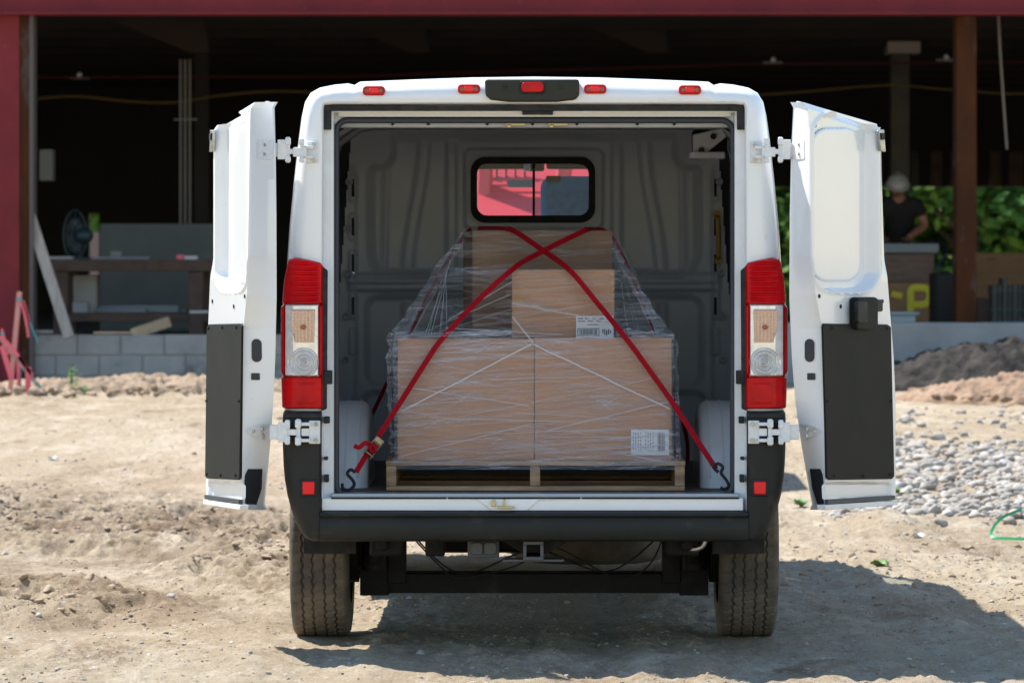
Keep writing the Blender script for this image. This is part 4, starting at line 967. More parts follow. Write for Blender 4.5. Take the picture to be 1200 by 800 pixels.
bunch(W(463,394,PY+.0), W(600,390,PY+.02), .018, .02, seed=9, amp=.01)
bunch(W(722,388,PY+.04), W(790,396,PY+.0), .03, .025, seed=12, amp=.015)
bunch(W(792,398,PY+.05), W(795,540,PY+.05), .012, .022, seed=15, amp=.015)
bunch(W(719,290,PY+.42), W(775,388,PY+.07), .02, .05, seed=19, amp=.015)
# straps
def strap(name_label, front, back, hookpts, ratchet, sgn):
    root = thing('ratchet_strap', name_label, 'strap', front[0])
    wd = .0215
    path = smoothpath(front, 8); MB().ribbon(path, wd, .003, Vector((0,-1,.15))).build('webbing', M['strap'], root, smooth=True)
    path2 = smoothpath(back, 6); MB().ribbon(path2, wd*.8, .003, Vector((sgn*.3,-1,.1))).build('webbing', M['strap'], root, smooth=True)
    MB().tube(smoothpath(hookpts, 6), .0065, 8).build('hook', M['rubber'], root, smooth=True)
    return root
top_z = W(0,270,PY+.54).z
sa = strap('red ratchet strap from the lower left hook across to the upper right of the load',
  [W(417,553,.20),W(432,529,.25),W(470,470,.33),W(503,418,PY-.006),W(519,396,PY+.0),W(560,352,PY+.09),W(600,316,PY+.165),W(625,300,PY+.30),W(683,271,PY+.49),W(690,268.5,PY+.6),W(698,268,PY+.85)],
  [W(698,268,PY+.85),W(721,283,PY+1.0),W(760,375,PY+1.2),W(801,497,PY+1.5),W(806,540,PY+1.6)],
  [W(416,553,.2),W(411,550,.19),W(407,555,.185),W(413,562,.18),W(415,568,.17),W(409,574,.15),W(402,572,.14),W(401,566,.14)], True, 1)
sb = strap('red strap from the lower right hook across to the upper left of the load',
  [W(839,549,.20),W(812,508,.28),W(787,470,.335),W(757,428,PY-.006),W(734,397,PY-.0),W(700,355,PY+.11),W(668,317,PY+.165),W(640,296,PY+.33),W(603,271,PY+.49),W(590,268.5,PY+.6),W(560,268,PY+.85)],
  [W(552,268,PY+.85),W(538,285,PY+1.0),W(500,350,PY+1.15),W(452,452,PY+1.4),W(430,500,PY+1.5),W(427,520,PY+1.5)],
  [W(842,553,.2),W(837,548,.2),W(841,543,.19),W(847,547,.185),W(845,554,.18),W(851,562,.17),W(854,569,.15),W(849,573,.14),W(844,571,.14)], False, -1)
b = MB(); ax = (W(447,512,.26)-W(425,540,.24)).normalized(); cc = W(438,524,.25)
rot = Matrix.Rotation(math.atan2(ax.x, ax.z), 3, 'Y')
b.box(cc+Vector((0,-.012,0))+rot@Vector((.017,0,.0)), (.005,.03,.09), rot); b.box(cc+Vector((0,-.012,0))+rot@Vector((-.017,0,0)), (.005,.03,.09), rot)
b.box(cc+Vector((0,-.02,0))+rot@Vector((0,0,.035)), (.04,.012,.022), rot)
for q in (-.03, 0, .02): b.tube([cc+rot@Vector((-.022,-.012,q)), cc+rot@Vector((.022,-.012,q))], .006, 8)
b.build('ratchet_buckle', M['zinc'], sa, bevel=.002)
MB().tube([W(437,525,.22)+Vector((math.cos(q)*.012,0,math.sin(q)*.012)) for q in [k*.5 for k in range(13)]], .009, 8).build('spooled_webbing', M['strap'], sa, smooth=True)
MB().ribbon(smoothpath([W(436,521,.23),W(428,519,.21),W(421,524,.20),W(415,522,.20)]), .018, .002).build('loose_tail', M['strap'], sa)
MB().box(W(834.5,543,.198), (.016,.004,.018)).build('stitching', mat('stitch',(.10,.003,.006),.7), sb)

# ------------------------------------------------------------------ building site behind
WY = 23.0
def wx(px, Y=WY): return W(px, 0, Y).x
def wz(py, Y=WY): return W(0, py, Y).z
fw = thing('foundation_wall', 'low grey concrete block foundation wall running left of the van', 'wall', (wx(120), WY, .3))
MB().bb(-9, wx(500), WY+.01, WY+.22, .2, wz(392)-.004).build('mortar', M['mortar'], fw)
zc = wz(392); b = MB()
for r_ in range(4):
    z1 = zc-r_*.19; x = -9.0-(.2 if r_ % 2 else 0)
    while x < wx(500):
        b.bb(x+.006, x+.394, WY-rnd.uniform(0,.004), WY+.2, z1-.184, z1-rnd.uniform(0,.006)); x += .4
b.build('block_courses', M['cmu'], fw, bevel=.006)
b = MB(); b.bb(wx(500)+.001, 9, WY-.03, WY+.25, .2, wz(378)); b.build('concrete_foundation', M['conc'], None, bevel=.012); tag(bpy.data.objects['concrete_foundation'], 'smooth poured concrete foundation wall behind the soil heaps at right', 'wall')
sh = thing('steel_building', 'unfinished steel frame building with maroon beam and dark open interior', 'building', (0, 33, .6))
MB().bb(-16, 16, WY+.26, 44, .3, .84).build('floor_slab', mat('slab',(.13,.125,.12),.9,col2=(.09,.088,.085),scale=1), sh)
b = MB(); b.bb(-16, 16, WY-.16, WY-.145, wz(19), wz(19)+.55); b.bb(-16,16,WY-.30,WY+.02,wz(19)-.001,wz(19)+.018); b.build('front_beam', M['maroon'], sh)
b = MB(); b.bb(-5.25, wx(24.5), WY-.12, WY-.10, .35, wz(19)-.002); b.build('front_column', M['maroon'], sh)
b = MB(); b.bb(wx(24.5)+.001, wx(36), WY-.10, WY+.2, .35, wz(19)-.002); b.build('column_web', M['rust'], sh)
b = MB(); b.bb(wx(36)+.001, wx(41), WY-.12, WY+.15, .35, wz(19)-.002); b.build('column_flange', mat('flange_grey',(.09,.075,.07),.7), sh)
b = MB(); b.bb(wx(1121), wx(1144.5), WY+.02, WY+.04, wz(378), wz(19)-.002); b.bb(wx(1131),wx(1134),WY+.04,WY+.24,wz(378),wz(19)-.002); b.bb(wx(1120),wx(1146),WY+.24,WY+.26,wz(378),wz(19)-.002)
b.build('rusty_column', M['rust'], sh)
# roof, with unseen sides added to keep the interior dark
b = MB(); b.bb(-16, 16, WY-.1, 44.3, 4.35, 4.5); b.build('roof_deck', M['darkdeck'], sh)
b = MB()
for k in range(11): b.bb(-16, 16, WY+1.4+k*1.9, WY+1.5+k*1.9, 3.95, 4.34)
b.build('roof_joists', M['darkdeck'], sh)
for px, Y in ((222, 27.0), (480, 30), (760, 29)):
    b = MB(); b.prism([W(px-100,20,Y),W(px,62,Y),W(px+24,62,Y),W(px+16,20,Y)], (0,.15,0)); b.build('roof_girder', mat('girder_brown', (.035,.026,.022), .8, spec=.1), sh)
for xa, xb in ((-16.2,-16), (16,16.2)): MB().bb(xa, xb, WY, 44, .3, 4.4).build('side_light_block', M['dark'], sh)
BW = 44.0
b = MB(); sl0, sl1 = wx(104,BW), wx(116,BW)
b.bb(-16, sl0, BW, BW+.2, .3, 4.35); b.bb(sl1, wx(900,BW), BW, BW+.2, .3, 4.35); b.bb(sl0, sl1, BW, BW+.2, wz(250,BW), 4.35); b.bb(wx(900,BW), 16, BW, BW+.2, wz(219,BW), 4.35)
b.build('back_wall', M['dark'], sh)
for k in range(14): 
    px = 930+k*23; MB().bb(wx(px,BW-.1), wx(px+9+4*(k%3),BW-.1), BW-.1, BW-.02, wz(219,BW), wz(178,BW)).build('back_wall_panel', M['bench'] if k%3 else M['colgrey'], sh)
tag(MB().bb(sl0-1.5, sl1+1.5, BW+4, BW+4.2, .3, wz(272,BW+4)).build('far_wall', mat('screen_tan',(.30,.25,.22),.8), None), 'low pale wall seen through the narrow slit behind the fan', 'wall')
# interior columns
cY = 32.0
b = MB(); b.bb(wx(1044,cY), wx(1066,cY), cY, cY+.25, .84, wz(62,cY)); b.build('inner_column', M['colgrey'], sh, bevel=.01)
b = MB(); b.bb(wx(1039,cY), wx(1078,cY), cY-.1, cY+.3, wz(63,cY), wz(49,cY)); b.build('column_cap', mat('cap_grey',(.33,.30,.28),.8), sh, bevel=.01)
b = MB(); b.bb(wx(228,31), wx(244,31), 31, 31.2, .84, 4.1); b.build('inner_column', M['dark'], sh)
pc = thing('pipe_bundle', 'thin grey vertical conduits hanging together in the dark at upper left', 'pipes', (wx(218,28), 28, wz(262,28)))
for px in (211.5, 217, 222.5): MB().tube([W(px,70,28), W(px,262,28)], .012, 8).build('pipe', mat('conduit',(.16,.16,.155),.5,.3), pc, smooth=True)
MB().bb(wx(204,28), wx(231,28), 27.96, 28.0, wz(141,28), wz(139.5,28)).build('clamp', M['galv'], pc)
tag(MB().tube(smoothpath([W(1170,19,23.6),W(1172,60,23.6),W(1175,105,23.6),W(1176,120,23.6),W(1180,175,23.6)]), .012, 6).build('hanging_rope', mat('rope_grey',(.22,.19,.165),.9), None, smooth=True), 'frayed grey rope hanging from the beam right of the rusty column', 'rope')
tag(MB().tube(smoothpath([W(40,116,29),W(90,113,29),W(150,119,29),W(205,120,29),W(260,112,29),W(330,107,29),W(420,112,29),W(520,116,29)]), .014, 6).build('yellow_cord', mat('cord_yellow',(.085,.055,.012),.7), None, smooth=True), 'yellow cable strung below the roof in the dark left of the van', 'cable')
tag(MB().tube(smoothpath([W(880,112,29),W(940,108,29),W(1040,100,29),W(1110,105,29),W(1200,110,29),W(1300,100,29)]), .012, 6).build('yellow_cord', M.get('x') or MATS['cord_yellow'], None, smooth=True), 'yellow cable strung below the roof in the dark at right', 'cable')
tag(MB().tube([W(-40,91,30),W(400,90,30),W(860,76,30),W(1300,72,30)], .012, 6).build('sprinkler_pipe', mat('pipe_red',(.06,.008,.008),.6), None), 'thin red pipe running across under the dark roof', 'pipe')
def lampfix(px, py, Y, label):
    t = thing('ceiling_lamp', label, 'lamp', W(px, py, Y)); b = MB(); b.bb(wx(px-10,Y), wx(px+12,Y), Y, Y+.1, wz(py+1.5,Y), wz(py-.5,Y)); b.build('fixture_bar', M['galv'], t); MB().ell(W(px+1,py-3,Y), (.03,.03,.03), 12, 8).build('bulb', M['white'], t, smooth=True)
lampfix(92, 91, 30, 'small unlit lamp under the roof at far upper left'); lampfix(905, 73, 30, 'unlit lamp under the dark roof directly right of the van roof'); lampfix(1108, 70, 30, 'unlit lamp under the roof beside the rusty column')
# grey electrical box at left, pale disc
b = MB(); b.bb(wx(46,24.5), wx(62,24.5), 24.5, 24.7, wz(212,24.5), wz(175,24.5)); tag(b.build('electrical_box', mat('box_olive',(.10,.10,.085),.6), None, bevel=.01), 'grey electrical box in the dark beside the maroon column', 'electrical box')

# workbench
Yb = 25.0
wb = thing('workbench', 'rough dark timber workbench behind the block wall at left', 'workbench', (wx(160,Yb), Yb, .84))
b = MB(); b.bb(wx(60,Yb), wx(255,Yb), Yb, Yb+.9, wz(318,Yb), wz(304,Yb)); b.build('bench_top', M['bench'], wb, bevel=.008)
b = MB(); b.bb(wx(80,Yb), wx(255,Yb), Yb+.04, Yb+.86, wz(377,Yb), wz(367,Yb)); b.build('shelf', M['bench'], wb, bevel=.006)
for px in (62, 221): 
    b = MB(); b.bb(wx(px,Yb), wx(px+17,Yb), Yb+.03, Yb+.12, .84, wz(318,Yb)); b.build('leg', M['bench'], wb, bevel=.006)
    b = MB(); b.bb(wx(px,Yb), wx(px+17,Yb), Yb+.8, Yb+.89, .84, wz(318,Yb)); b.build('leg', M['bench'], wb, bevel=.006)
Ys = 27.0
tag(MB().bb(wx(117,Ys), wx(252,Ys), Ys, Ys+.1, .84, wz(262,Ys)).build('sheet_stack', M['sheet'], None, bevel=.008), 'tall grey sheet panels standing behind the workbench', 'panels')
tag(MB().bb(wx(87,Yb+.4), wx(114,Yb+.4), Yb+.3, Yb+.6, wz(367,Yb), wz(322,Yb+.3)).build('white_carton', mat('pale_board',(.30,.29,.26),.7), None, bevel=.01), 'pale tall box on the shelf under the workbench', 'box')
tag(MB().bb(wx(84,Yb), wx(102,Yb), Yb+.05, Yb+.25, wz(367,Yb)+.002, wz(354,Yb)).build('concrete_piece', mat('pale_grey_block',(.26,.26,.26),.8), None, bevel=.01), 'small pale block at the front of the workbench shelf', 'block')
b = MB()
for k, (a_, c_, y_) in enumerate(((106,168,361),(110,205,358),(160,212,363))): b.bb(wx(a_,Yb), wx(c_,Yb), Yb+.3+.1*k, Yb+.38+.1*k, wz(367,Yb)+.002, wz(y_,Yb))
tag(b.build('steel_offcuts', M['galv'], None, bevel=.004), 'grey metal bars lying on the workbench shelf', 'metal bars')
tag(MB().bb(wx(222,Yb), wx(244,Yb), Yb+.02, Yb+.3, wz(367,Yb)+.002, wz(364,Yb)).build('white_tray', M['white'], None), 'thin white tray at the right end of the workbench shelf', 'tray')
tag(MB().bb(wx(57,Yb), wx(84,Yb), Yb+.05, Yb+.3, wz(304,Yb)+.002, wz(300.5,Yb)).build('board_offcut', mat('pale_cut',(.3,.32,.34),.7), None), 'pale board offcut on the left end of the workbench top', 'board')
tag(MB().bb(wx(106,Yb), wx(174,Yb), Yb+.1, Yb+.3, wz(304,Yb)+.002, wz(301,Yb)).build('board_offcut', mat('pale_cut2',(.2,.21,.23),.7), None), 'long grey board lying in the middle of the workbench top', 'board')
tag(MB().bb(wx(128,Yb), wx(141,Yb), Yb+.12, Yb+.28, wz(301,Yb)+.001, wz(294,Yb)).build('small_box', mat('grey_tin',(.15,.17,.18),.6), None, bevel=.005), 'small grey box on the grey board of the workbench', 'box')
tag(MB().bb(wx(206,Yb), wx(214,Yb), Yb+.1, Yb+.14, wz(304,Yb)+.001, wz(298.5,Yb)).build('pink_marker', M['pink'], None), 'small pink object on the workbench top', 'marker')
tag(MB().bb(wx(215,Yb), wx(230,Yb), Yb+.1, Yb+.24, wz(304,Yb)+.001, wz(300,Yb)).build('white_block', M['white'], None), 'small white block right of the pink object on the workbench', 'block')
# fan
fn_ = thing('floor_fan', 'dark teal round fan standing on the workbench at left', 'fan', (wx(92,Yb), Yb+.5, wz(304,Yb)))
cf = W(88,276,Yb+.5)
b = MB()
for r_ in (.25, .17, .09):
    b.tube([cf+Vector((r_*math.cos(q)*.45, -.0, r_*math.sin(q))) for q in [k*math.pi/12 for k in range(24)]], .008, 6, closed=True)
for k in range(12): q = k*math.pi/6; b.tube([cf, cf+Vector((.25*math.cos(q)*.45, 0, .25*math.sin(q)))], .004, 4)
b.build('cage', M['teal'], fn_)
MB().ell(cf+Vector((.09,.0,0)), (.09,.08,.08), 16, 10).build('motor', M['teal'], fn_, smooth=True)
b = MB(); b.tube([cf+Vector((.04,.05,-.02)), Vector((cf.x+.04, Yb+.55, wz(304,Yb)+.02))], .02, 8); b.box((cf.x+.04,Yb+.55,wz(304,Yb)+.012),(.26,.2,.02)); b.build('stand', M['teal'], fn_)
b = MB()
for k in range(4): 
    q = k*math.pi/2+.3; b.ell(cf+Vector((.05*math.cos(q)*.45+.0, .02, .11*math.sin(q)+.02*math.cos(q))), (.045,.01,.07), 10, 6)
b.build('blades', mat('fan_blade',(.05,.06,.07),.5), fn_, smooth=True)
# leaning board, planks on wall
def plank(name, a, c, wd, th, m, label, cat='board'):
    a = Vector(a); c = Vector(c); o = MB().ribbon([a, c], wd, th).build(name, m, None, bevel=.003); return tag(o, label, cat)
plank('leaning_board', W(35,252,WY-.02), W(81,393,WY-.18)+Vector((0,0,-.02)), .10, .04, M['lumber'], 'long pale weathered board leaning by the maroon column on the block wall')
plank('short_plank', W(156,391,WY+.0)+Vector((0,.03,.0)), W(198,377,WY+.5), .10, .035, M['newwood'], 'short light timber offcut tilted on the block wall')
plank('thin_plank', W(110,391,WY+.08)+Vector((0,0,.01)), W(160,391,WY+.08)+Vector((0,0,.01)), .02, .08, M['newwood'], 'thin light timber strip lying flat on top of the block wall')
plank('thin_plank', W(0,390,WY+.06)+Vector((0,0,.012)), W(62,390,WY+.06)+Vector((0,0,.012)), .03, .08, M['lumber'], 'pale board lying flat on the wall at the far left edge')
# survey stakes
Yk = 20.6
st = thing('survey_stake', 'upright pink painted wooden stake with pink and teal ribbons', 'stake', (wx(12,Yk), Yk, zt(wx(12,Yk),Yk)))
MB().ribbon([W(23,342,Yk), W(11,466,Yk)], .042, .02).build('stake', M['stake'], st, bevel=.002)
for pts, wd, m in (([(24,350),(28,365),(32,385),(33,395)], .02, 'pink'), ([(26,352),(32,370),(38,385),(44,400)], .012, 'tealr'), ([(27,352),(31,366),(35,378)], .02, 'pink'), ([(21,424),(22,445),(21,462)], .03, 'pink'), ([(24,425),(24,448),(25,462)], .014, 'tealr'), ([(10,415),(6,400),(2,385)], .02, 'pink')):
    MB().ribbon(smoothpath([W(x, y, Yk-.03) for x, y in pts], 3), wd, .002).build('ribbon', M[m], st)
MB().ribbon([W(19,351,Yk-.02), W(26,351,Yk-.02)], .02, .03).build('ribbon_knot', M['tealr'], st)
s2 = thing('survey_stake', 'leaning stake wrapped in pink and teal ribbons at the far left', 'stake', (wx(50,Yk-.2), Yk-.2, zt(wx(50,Yk),Yk)))
MB().ribbon([W(0,396,Yk-.2), W(56,466,Yk-.2)], .03, .02).build('stake', M['lumber'], s2, bevel=.002)
for pts, wd, m in (([(0,394),(14,408),(30,430)], .035, 'pink'), ([(2,405),(8,425),(14,445)], .045, 'pink'), ([(33,430),(33,448),(32,464)], .05, 'pink'), ([(44,448),(48,456),(52,462)], .02, 'tealr'), ([(0,390),(5,393)], .02, 'tealr'), ([(22,418),(38,440)], .03, 'pink')):
    MB().ribbon(smoothpath([W(x, y, Yk-.235) for x, y in pts], 3), wd, .002).build('ribbon', M[m], s2)
plank('ground_board', W(0,462,Yk+.3), W(36,462,Yk+.3), .05, .05, M['lumber'], 'pale board lying on the dirt behind the pink stakes')
# weed
def weed(px, py, Y, h, n, label):
    c = W(px, py, Y); c.z = zt(c.x, c.y); t = thing('weed', label, 'plant', c); r = random.Random(int(px)); b = MB(); s_ = MB()
    for k in range(n):
        a = r.uniform(0, 6.28); top = c+Vector((math.cos(a)*.07*r.random(), math.sin(a)*.07, h*r.uniform(.5,1))); s_.tube([c, c.lerp(top,.5)+Vector((.01,0,0)), top], .003, 5)
        for q in range(8):
            p = c.lerp(top, .25+.75*q/7); aa = r.uniform(0,6.28); d = Vector((math.cos(aa), math.sin(aa), .35))*r.uniform(.03,.06); e = Vector((-math.sin(aa), math.cos(aa), .1))*.012
            b.add([p, p+d*.5+e, p+d, p+d*.5-e], [(0,1,2,3)])
    b.build('leaves', M['weed'], t); s_.build('stem', M['weed'], t)
weed(84, 455, 20.2, .26, 6, 'small green weed growing in the dirt by the block wall'); weed(99, 458, 20.0, .10, 4, 'tiny green sprout just right of the taller weed')
weed(938, 590, 9.2, .05, 5, 'small green sprout in the gravel beside the open right door'); weed(1052, 580, 10, .05, 4, 'small green sprout among the pale stones')
# green flagging tape at right
Yg = 7.0
gp = [(1206,631.5),(1185,631.5),(1168,631),(1165.5,627),(1172,617),(1185,608),(1206,601)]
path = smoothpath([W(x, y, Yg)+Vector((0, i*.06, 0)) for i, (x, y) in enumerate(gp)], 6)
o = MB().ribbon(path, .016, .002, Vector((0,-1,.3))).build('marking_tape', M['green'], None); tag(o, 'loop of bright green marking tape over the dug hole at right', 'tape')
# small litter
for (px, py, lab_, m_, s_) in ((1076, 638, 'thin white scrap lying on the dirt right of the shadow', 'paper', .035), (62, 571, 'crumpled white scrap on the churned soil at left', 'paper', .03), (1031, 671, 'pale green leaf lying in the van shadow', 'weed', .04)):
    Y = 1.553*F/(py-HY)-DIST; p = W(px, py, Y); p.z = zt(p.x, p.y)+.015
    b = MB().grid(6, 5, lambda i, j: p+Vector(((i-2.5)*s_*.45, (j-2)*s_*.5, .012*math.sin(i*1.3+j)+.01*math.cos(j*1.9)))); tag(b.build('paper_scrap' if m_ == 'paper' else 'fallen_leaf', M[m_], None, smooth=True), lab_, 'litter' if m_ == 'paper' else 'leaf')

# crates and worker at right
Yc = 27.5
cr = thing('plywood_crate', 'plywood crate with a yellow spray painted letter P', 'crate', (wx(1062,Yc), Yc+.5, .84))
b = MB(); b.bb(wx(1005,Yc), wx(1095.5,Yc), Yc, Yc+1.0, .84, wz(331,Yc)); b.build('panel', M['ply'], cr, bevel=.006)
zz = lambda y: y
b = MB(); pp = [(1067,369),(1067.5,352),(1068,339),(1078,337),(1087,339),(1090,347),(1086,355),(1077,357),(1069,357)]
b.tube([W(x, y, Yc-.012) for x, y in smoothpath([(x, y, 0) for x, y in pp], 4) for x, y in ((x, y),)] if False else [W(v.x, v.y, Yc-.012) for v in smoothpath([(x, y, 0) for x, y in pp], 4)], .034, 8)
b.tube([W(1045,344,Yc-.012), W(1057,347,Yc-.012)], .03, 8)
b.v = [Vector((v.x, Yc-.006+(v.y-(Yc-.012))*.12, v.z)) for v in b.v]; b.build('painted_letter', M['spray'], cr, smooth=True)
c2 = MB().bb(wx(1005,Yc), wx(1095,Yc), Yc+.01, Yc+1.0, wz(331,Yc)+.004, wz(297,Yc)).build('timber_crate', mat('crate_grey_brown',(.17,.12,.095),.8,col2=(.12,.08,.065),scale=4,stretch=(1,1,5)), None, bevel=.006); tag(c2, 'greyish brown timber crate resting on the plywood crate', 'crate')
wt = MB(); wt.bb(wx(1000,Yc), wx(1100,Yc), Yc-.05, Yc+1.2, wz(297,Yc)+.004, wz(285,Yc)); tag(wt.build('metal_bin', M['galv'], None, bevel=.01), 'flat grey metal box on top of the crates in front of the worker', 'metal box')
b = MB().grid(14, 10, lambda i, j: Vector((wx(lerp(1040,1107,i/13),Yc) if j < 5 else wx(lerp(1098,1111,i/13),Yc), Yc+.05+1.1*(j/9), (wz(283,Yc)+.006 if j < 5 else lerp(wz(283,Yc), wz(318,Yc), (j-4)/5))+.01*math.sin(i*1.7+j)))); 
b = MB(); b.grid(12, 8, lambda i, j: Vector((wx(lerp(1040,1101,i/11),Yc), lerp(Yc-.06, Yc+1.1, j/7), wz(284.5,Yc)+.012+.006*math.sin(i*1.9+j*.7))))
b.grid(8, 12, lambda i, j: Vector((wx(1101,Yc)+.03+.05*math.sin(j*.5)+.02*i/7*j*.3, lerp(Yc-.06, Yc+.5, i/7), lerp(wz(284.5,Yc)+.012, wz(318,Yc)+.03*math.sin(i*1.4), j/11))))
tag(b.build('blue_tarpaulin', M['bluetarp'], None, smooth=True), 'blue tarpaulin draped over the metal box and hanging at its right', 'tarpaulin')
tr = MB(); tr.bb(wx(1044,24.2), wx(1073,24.2), 24.2, 24.6, wz(378,24.2), wz(369,24.2)); tr.bb(wx(1043,24.2), wx(1077,24.2), 24.17, 24.63, wz(369,24.2), wz(365.5,24.2))
tag(tr.build('plastic_tub', mat('tub_pale',(.35,.42,.44),.5), None, bevel=.008), 'pale plastic tub on the foundation by the open right door', 'tub')
b = MB(); b.bb(wx(1097,26), wx(1124,26), 26, 26.8, .84, wz(320,26)); tag(b.build('dark_stack', M['dark'], None, bevel=.02), 'dark stack of material between the crates and rusty column', 'stack')
Yq = 30
tag(MB().bb(wx(1130,Yq), 9, Yq, Yq+.05, .84, wz(296,Yq)).build('plywood_screen', M['ply'], None, bevel=.004), 'long brown plywood screen in front of the trees at right', 'plywood')
Yq = 25.2
br = thing('timber_stack', 'dark grey timber stack bound with teal straps at the right edge', 'timber stack', (wx(1185,Yq), Yq, .84))
for k in range(8):
    MB().bb(wx(1163+k*6,Yq)+.002, wx(1169+k*6,Yq)-.004, Yq+.02*(k%2), Yq+.4, .84, wz(334-4*(k==2)*2,Yq)).build('plank', M['colgrey'], br, bevel=.004)
for y in (341, 363, 376): MB().bb(wx(1163,Yq)-.01, wx(1213,Yq), Yq-.012, Yq+.42, wz(y+1,Yq), wz(y-.4,Yq)).build('binding', M['dteal'], br)
b = MB(); b.bb(wx(1146,26), wx(1163,26), 26, 26.5, .84, wz(350,26)); tag(b.build('steel_drum_box', M['bench'], None, bevel=.02), 'dark box just right of the rusty column', 'box')

# worker
def person():
    root_z = .80; Y = 30.2; X = wx(1054, Y)
    k = 5100/(DIST+Y)
    t = thing('person', 'worker in white hard hat and black t-shirt bending over the crates', 'person', (X, Y, root_z))
    def skinmesh(name, verts, edges, rad, m, root=0, parent=t, sub=2):
        me = bpy.data.meshes.new(name); o0 = Vector(t.location)
        me.from_pydata([tuple(Vector(v)) for v in verts], edges, []); o = bpy.data.objects.new(name, me); C.objects.link(o); o.parent = parent
        md = o.modifiers.new('skin', 'SKIN'); md.use_smooth_shade = True
        for i, sv in enumerate(me.skin_vertices[0].data):
            sv.radius = rad[i] if isinstance(rad[i], tuple) else (rad[i], rad[i]); sv.use_root = (i == root)
        sd = o.modifiers.new('sub', 'SUBSURF'); sd.levels = sub; sd.render_levels = sub; me.materials.append(m); return o
    # local coordinates, person faces -y (towards the camera) and a little left, bent at the hips
    V = [(0,.05,.92),(0,.02,1.08),(0,-.06,1.24),(-.01,-.12,1.36),(-.02,-.17,1.43),(-.03,-.22,1.50),  # pelvis..neck..head base
         (.19,-.12,1.34),(.27,-.14,1.12),(.06,-.36,1.0),(-.19,-.12,1.34),(-.27,-.16,1.12),(-.22,-.38,1.0),
         (.10,.06,.86),(.11,.02,.47),(.12,.06,.08),(.12,-.08,.04),(-.10,.06,.86),(-.11,.0,.47),(-.12,.05,.08),(-.12,-.09,.04)]
    E = [(0,1),(1,2),(2,3),(3,4),(4,5),(3,6),(6,7),(7,8),(3,9),(9,10),(10,11),(0,12),(12,13),(13,14),(14,15),(0,16),(16,17),(17,18),(18,19)]
    Rd = [(.13,.09),(.11,.08),(.12,.08),(.10,.07),.06,.06,.065,.048,.032,.065,.048,.032,.09,.065,.045,.035,.09,.065,.045,.035]
    skinmesh('body', V, E, Rd, M['skin'])
    # head
    hb = MB(); hc = Vector((-.04,-.25,1.55)); RX = Matrix.Rotation(R(25), 3, 'X')
    hb.ell(hc, (.077,.098,.115), 24, 18, RX); hb.ell(hc+RX@Vector((0,-.10,-.02)), (.014,.02,.025), 10, 8, RX)
    for s in (-1,1): hb.ell(hc+RX@Vector((s*.078,.005,-.01)), (.012,.022,.032), 10, 8, RX)
    hb.v = [v+Vector(t.location) for v in hb.v]; hd = hb.build('head', M['skin'], t, smooth=True)
    b = MB()
    for s in (-1,1): b.ell(Vector(t.location)+hc+RX@Vector((s*.03,-.09,.012)), (.013,.008,.007), 10, 6)
    b.ell(Vector(t.location)+hc+RX@Vector((0,-.088,-.062)), (.025,.008,.006), 10, 6); b.build('eyes_and_mouth', mat('dark_feature',(.06,.03,.025),.6), hd, smooth=True)
    b = MB(); L = Vector(t.location)
    def hat(i, j):
        a = 2*math.pi*i/28; q = j/8*math.pi/2; r = math.cos(q); p = Vector((.118*r*math.cos(a), .145*r*math.sin(a), .115*math.sin(q)+.028)); return L+hc+RX@p
    b.grid(28, 9, hat, True)
    b.grid(28, 2, lambda i, j: L+hc+RX@Vector(((.118+.018*j)*math.cos(2*math.pi*i/28), (.145+.022*j+(.05*j if math.sin(2*math.pi*i/28) < -.3 else 0))*math.sin(2*math.pi*i/28), .028-.004*j)), True)
    b.tube([L+hc+RX@Vector((0,.13*math.cos(q),.125*math.sin(q)+.03)) for q in [k*math.pi/10 for k in range(11)]], .010, 6)
    b.build('hard_hat', M['hat'], t, smooth=True)
    sh_ = [(0,.05,.90),(0,.02,1.08),(0,-.06,1.24),(-.01,-.12,1.37),(.19,-.12,1.345),(.25,-.135,1.20),(-.19,-.12,1.345),(-.25,-.145,1.20),(-.015,-.16,1.42)]
    skinmesh('shirt', sh_, [(0,1),(1,2),(2,3),(3,4),(4,5),(3,6),(6,7),(3,8)], [(.18,.145),(.175,.14),(.19,.145),(.165,.12),.088,.072,.088,.072,.075], M['shirt'])
    tr_ = [(0,.05,.93),(.10,.06,.84),(.11,.02,.47),(.12,.06,.12),(-.10,.06,.84),(-.11,.0,.47),(-.12,.05,.12)]
    skinmesh('trousers', tr_, [(0,1),(1,2),(2,3),(0,4),(4,5),(5,6)], [(.16,.12),.105,.08,.065,.105,.08,.065], M['jeans'])
    # hands: palm with five fingers each
    for s, c in ((1, Vector((.06,-.36,1.0))), (-1, Vector((-.22,-.38,1.0)))):
        b = MB(); b.ell(L+c+Vector((0,-.05,-.01)), (.042,.052,.016), 14, 8)
        for k in range(4):
            x = -.03+.02*k; b.tube([L+c+Vector((x,-.09,-.01)), L+c+Vector((x*1.1,-.125,-.015)), L+c+Vector((x*1.15,-.15,-.035))], [.010,.009,.007], 7)
        b.tube([L+c+Vector((-s*.035,-.03,-.01)), L+c+Vector((-s*.06,-.06,-.015)), L+c+Vector((-s*.062,-.09,-.025))], [.012,.010,.008], 7)
        b.build('hand', M['skin'], t, smooth=True)
person()

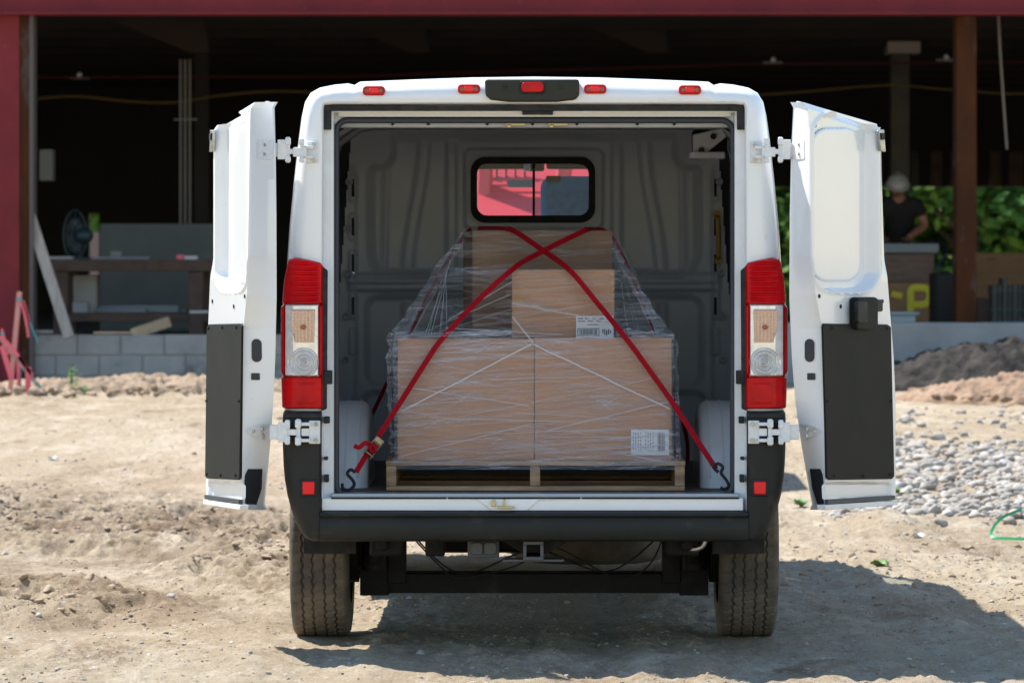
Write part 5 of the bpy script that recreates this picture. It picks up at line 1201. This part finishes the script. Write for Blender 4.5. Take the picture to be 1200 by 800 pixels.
# trees behind
def tree(x, y, h, r_, label, seed, n=9000):
    z0 = .42; t = thing('broadleaf_tree', label, 'tree', (x, y, z0), 'trees beyond the building'); r = random.Random(seed); b = MB()
    b.tube([(x,y,z0),(x+.1,y,z0+h*.3),(x-.05,y,z0+h*.6),(x,y,z0+h*.85)], [.16,.12,.08,.02], 8)
    for k in range(7):
        a = r.uniform(0,6.28); zz_ = h*r.uniform(.2,.7); b.tube([(x,y,z0+zz_),(x+math.cos(a)*r_*.4,y+math.sin(a)*r_*.4,z0+zz_+h*.12),(x+math.cos(a)*r_*.7,y+math.sin(a)*r_*.7,z0+zz_+h*.18)], [.06,.04,.015], 6)
    b.build('trunk', M['bark'], t, smooth=True)
    cl = []
    for k in range(46):
        a = r.uniform(0,6.28); q = r.random()**.5; zz_ = r.uniform(.04,1); rad = r_*q*math.sqrt(max(.1, 1-(zz_-.4)**2*1.6)); cl.append((x+math.cos(a)*rad, y+math.sin(a)*rad, z0+h*zz_, r.uniform(.3,.7)))
    b = MB()
    for k in range(n):
        c = r.choice(cl); v = Vector((r.gauss(0,1), r.gauss(0,1), r.gauss(0,.75))); v = v.normalized()*c[3]*r.uniform(.6,1.05); p = Vector(c[:3])+v
        if p.z < z0: continue
        e1 = Vector((r.gauss(0,1), r.gauss(0,1), r.gauss(0,.6))).normalized(); e2 = e1.cross(v.normalized()+Vector((0,0,.5))).normalized(); s_ = r.uniform(.08,.17)
        b.add([p-e1*s_, p+e2*s_*.5, p+e1*s_, p-e2*s_*.5], [(0,1,2,3)])
    b.build('crown', M['leaf'], t)
for i, (x, y, h, r_) in enumerate(((4.6,52,4.4,1.7),(6.7,50,3.8,1.6),(8.8,51,4.6,1.9),(7.6,56,6.5,2.4),(5.4,58,6.2,2.3),(10.8,55,6,2.2),(3.3,55,5,1.8),(-7.2,54,4.5,1.6))):
    tree(x, y, h, r_, ['short leafy tree seen right of the worker', 'bright green tree seen behind the rusty column', 'wide leafy tree at the right edge behind the plywood', 'tall tree behind the others right of the rusty column', 'tall tree behind the worker', 'big tree at the far right beyond the frame edge', 'leafy tree beyond the building hidden by the open right door', 'tree glimpsed through the narrow slit behind the fan'][i], 40+i)
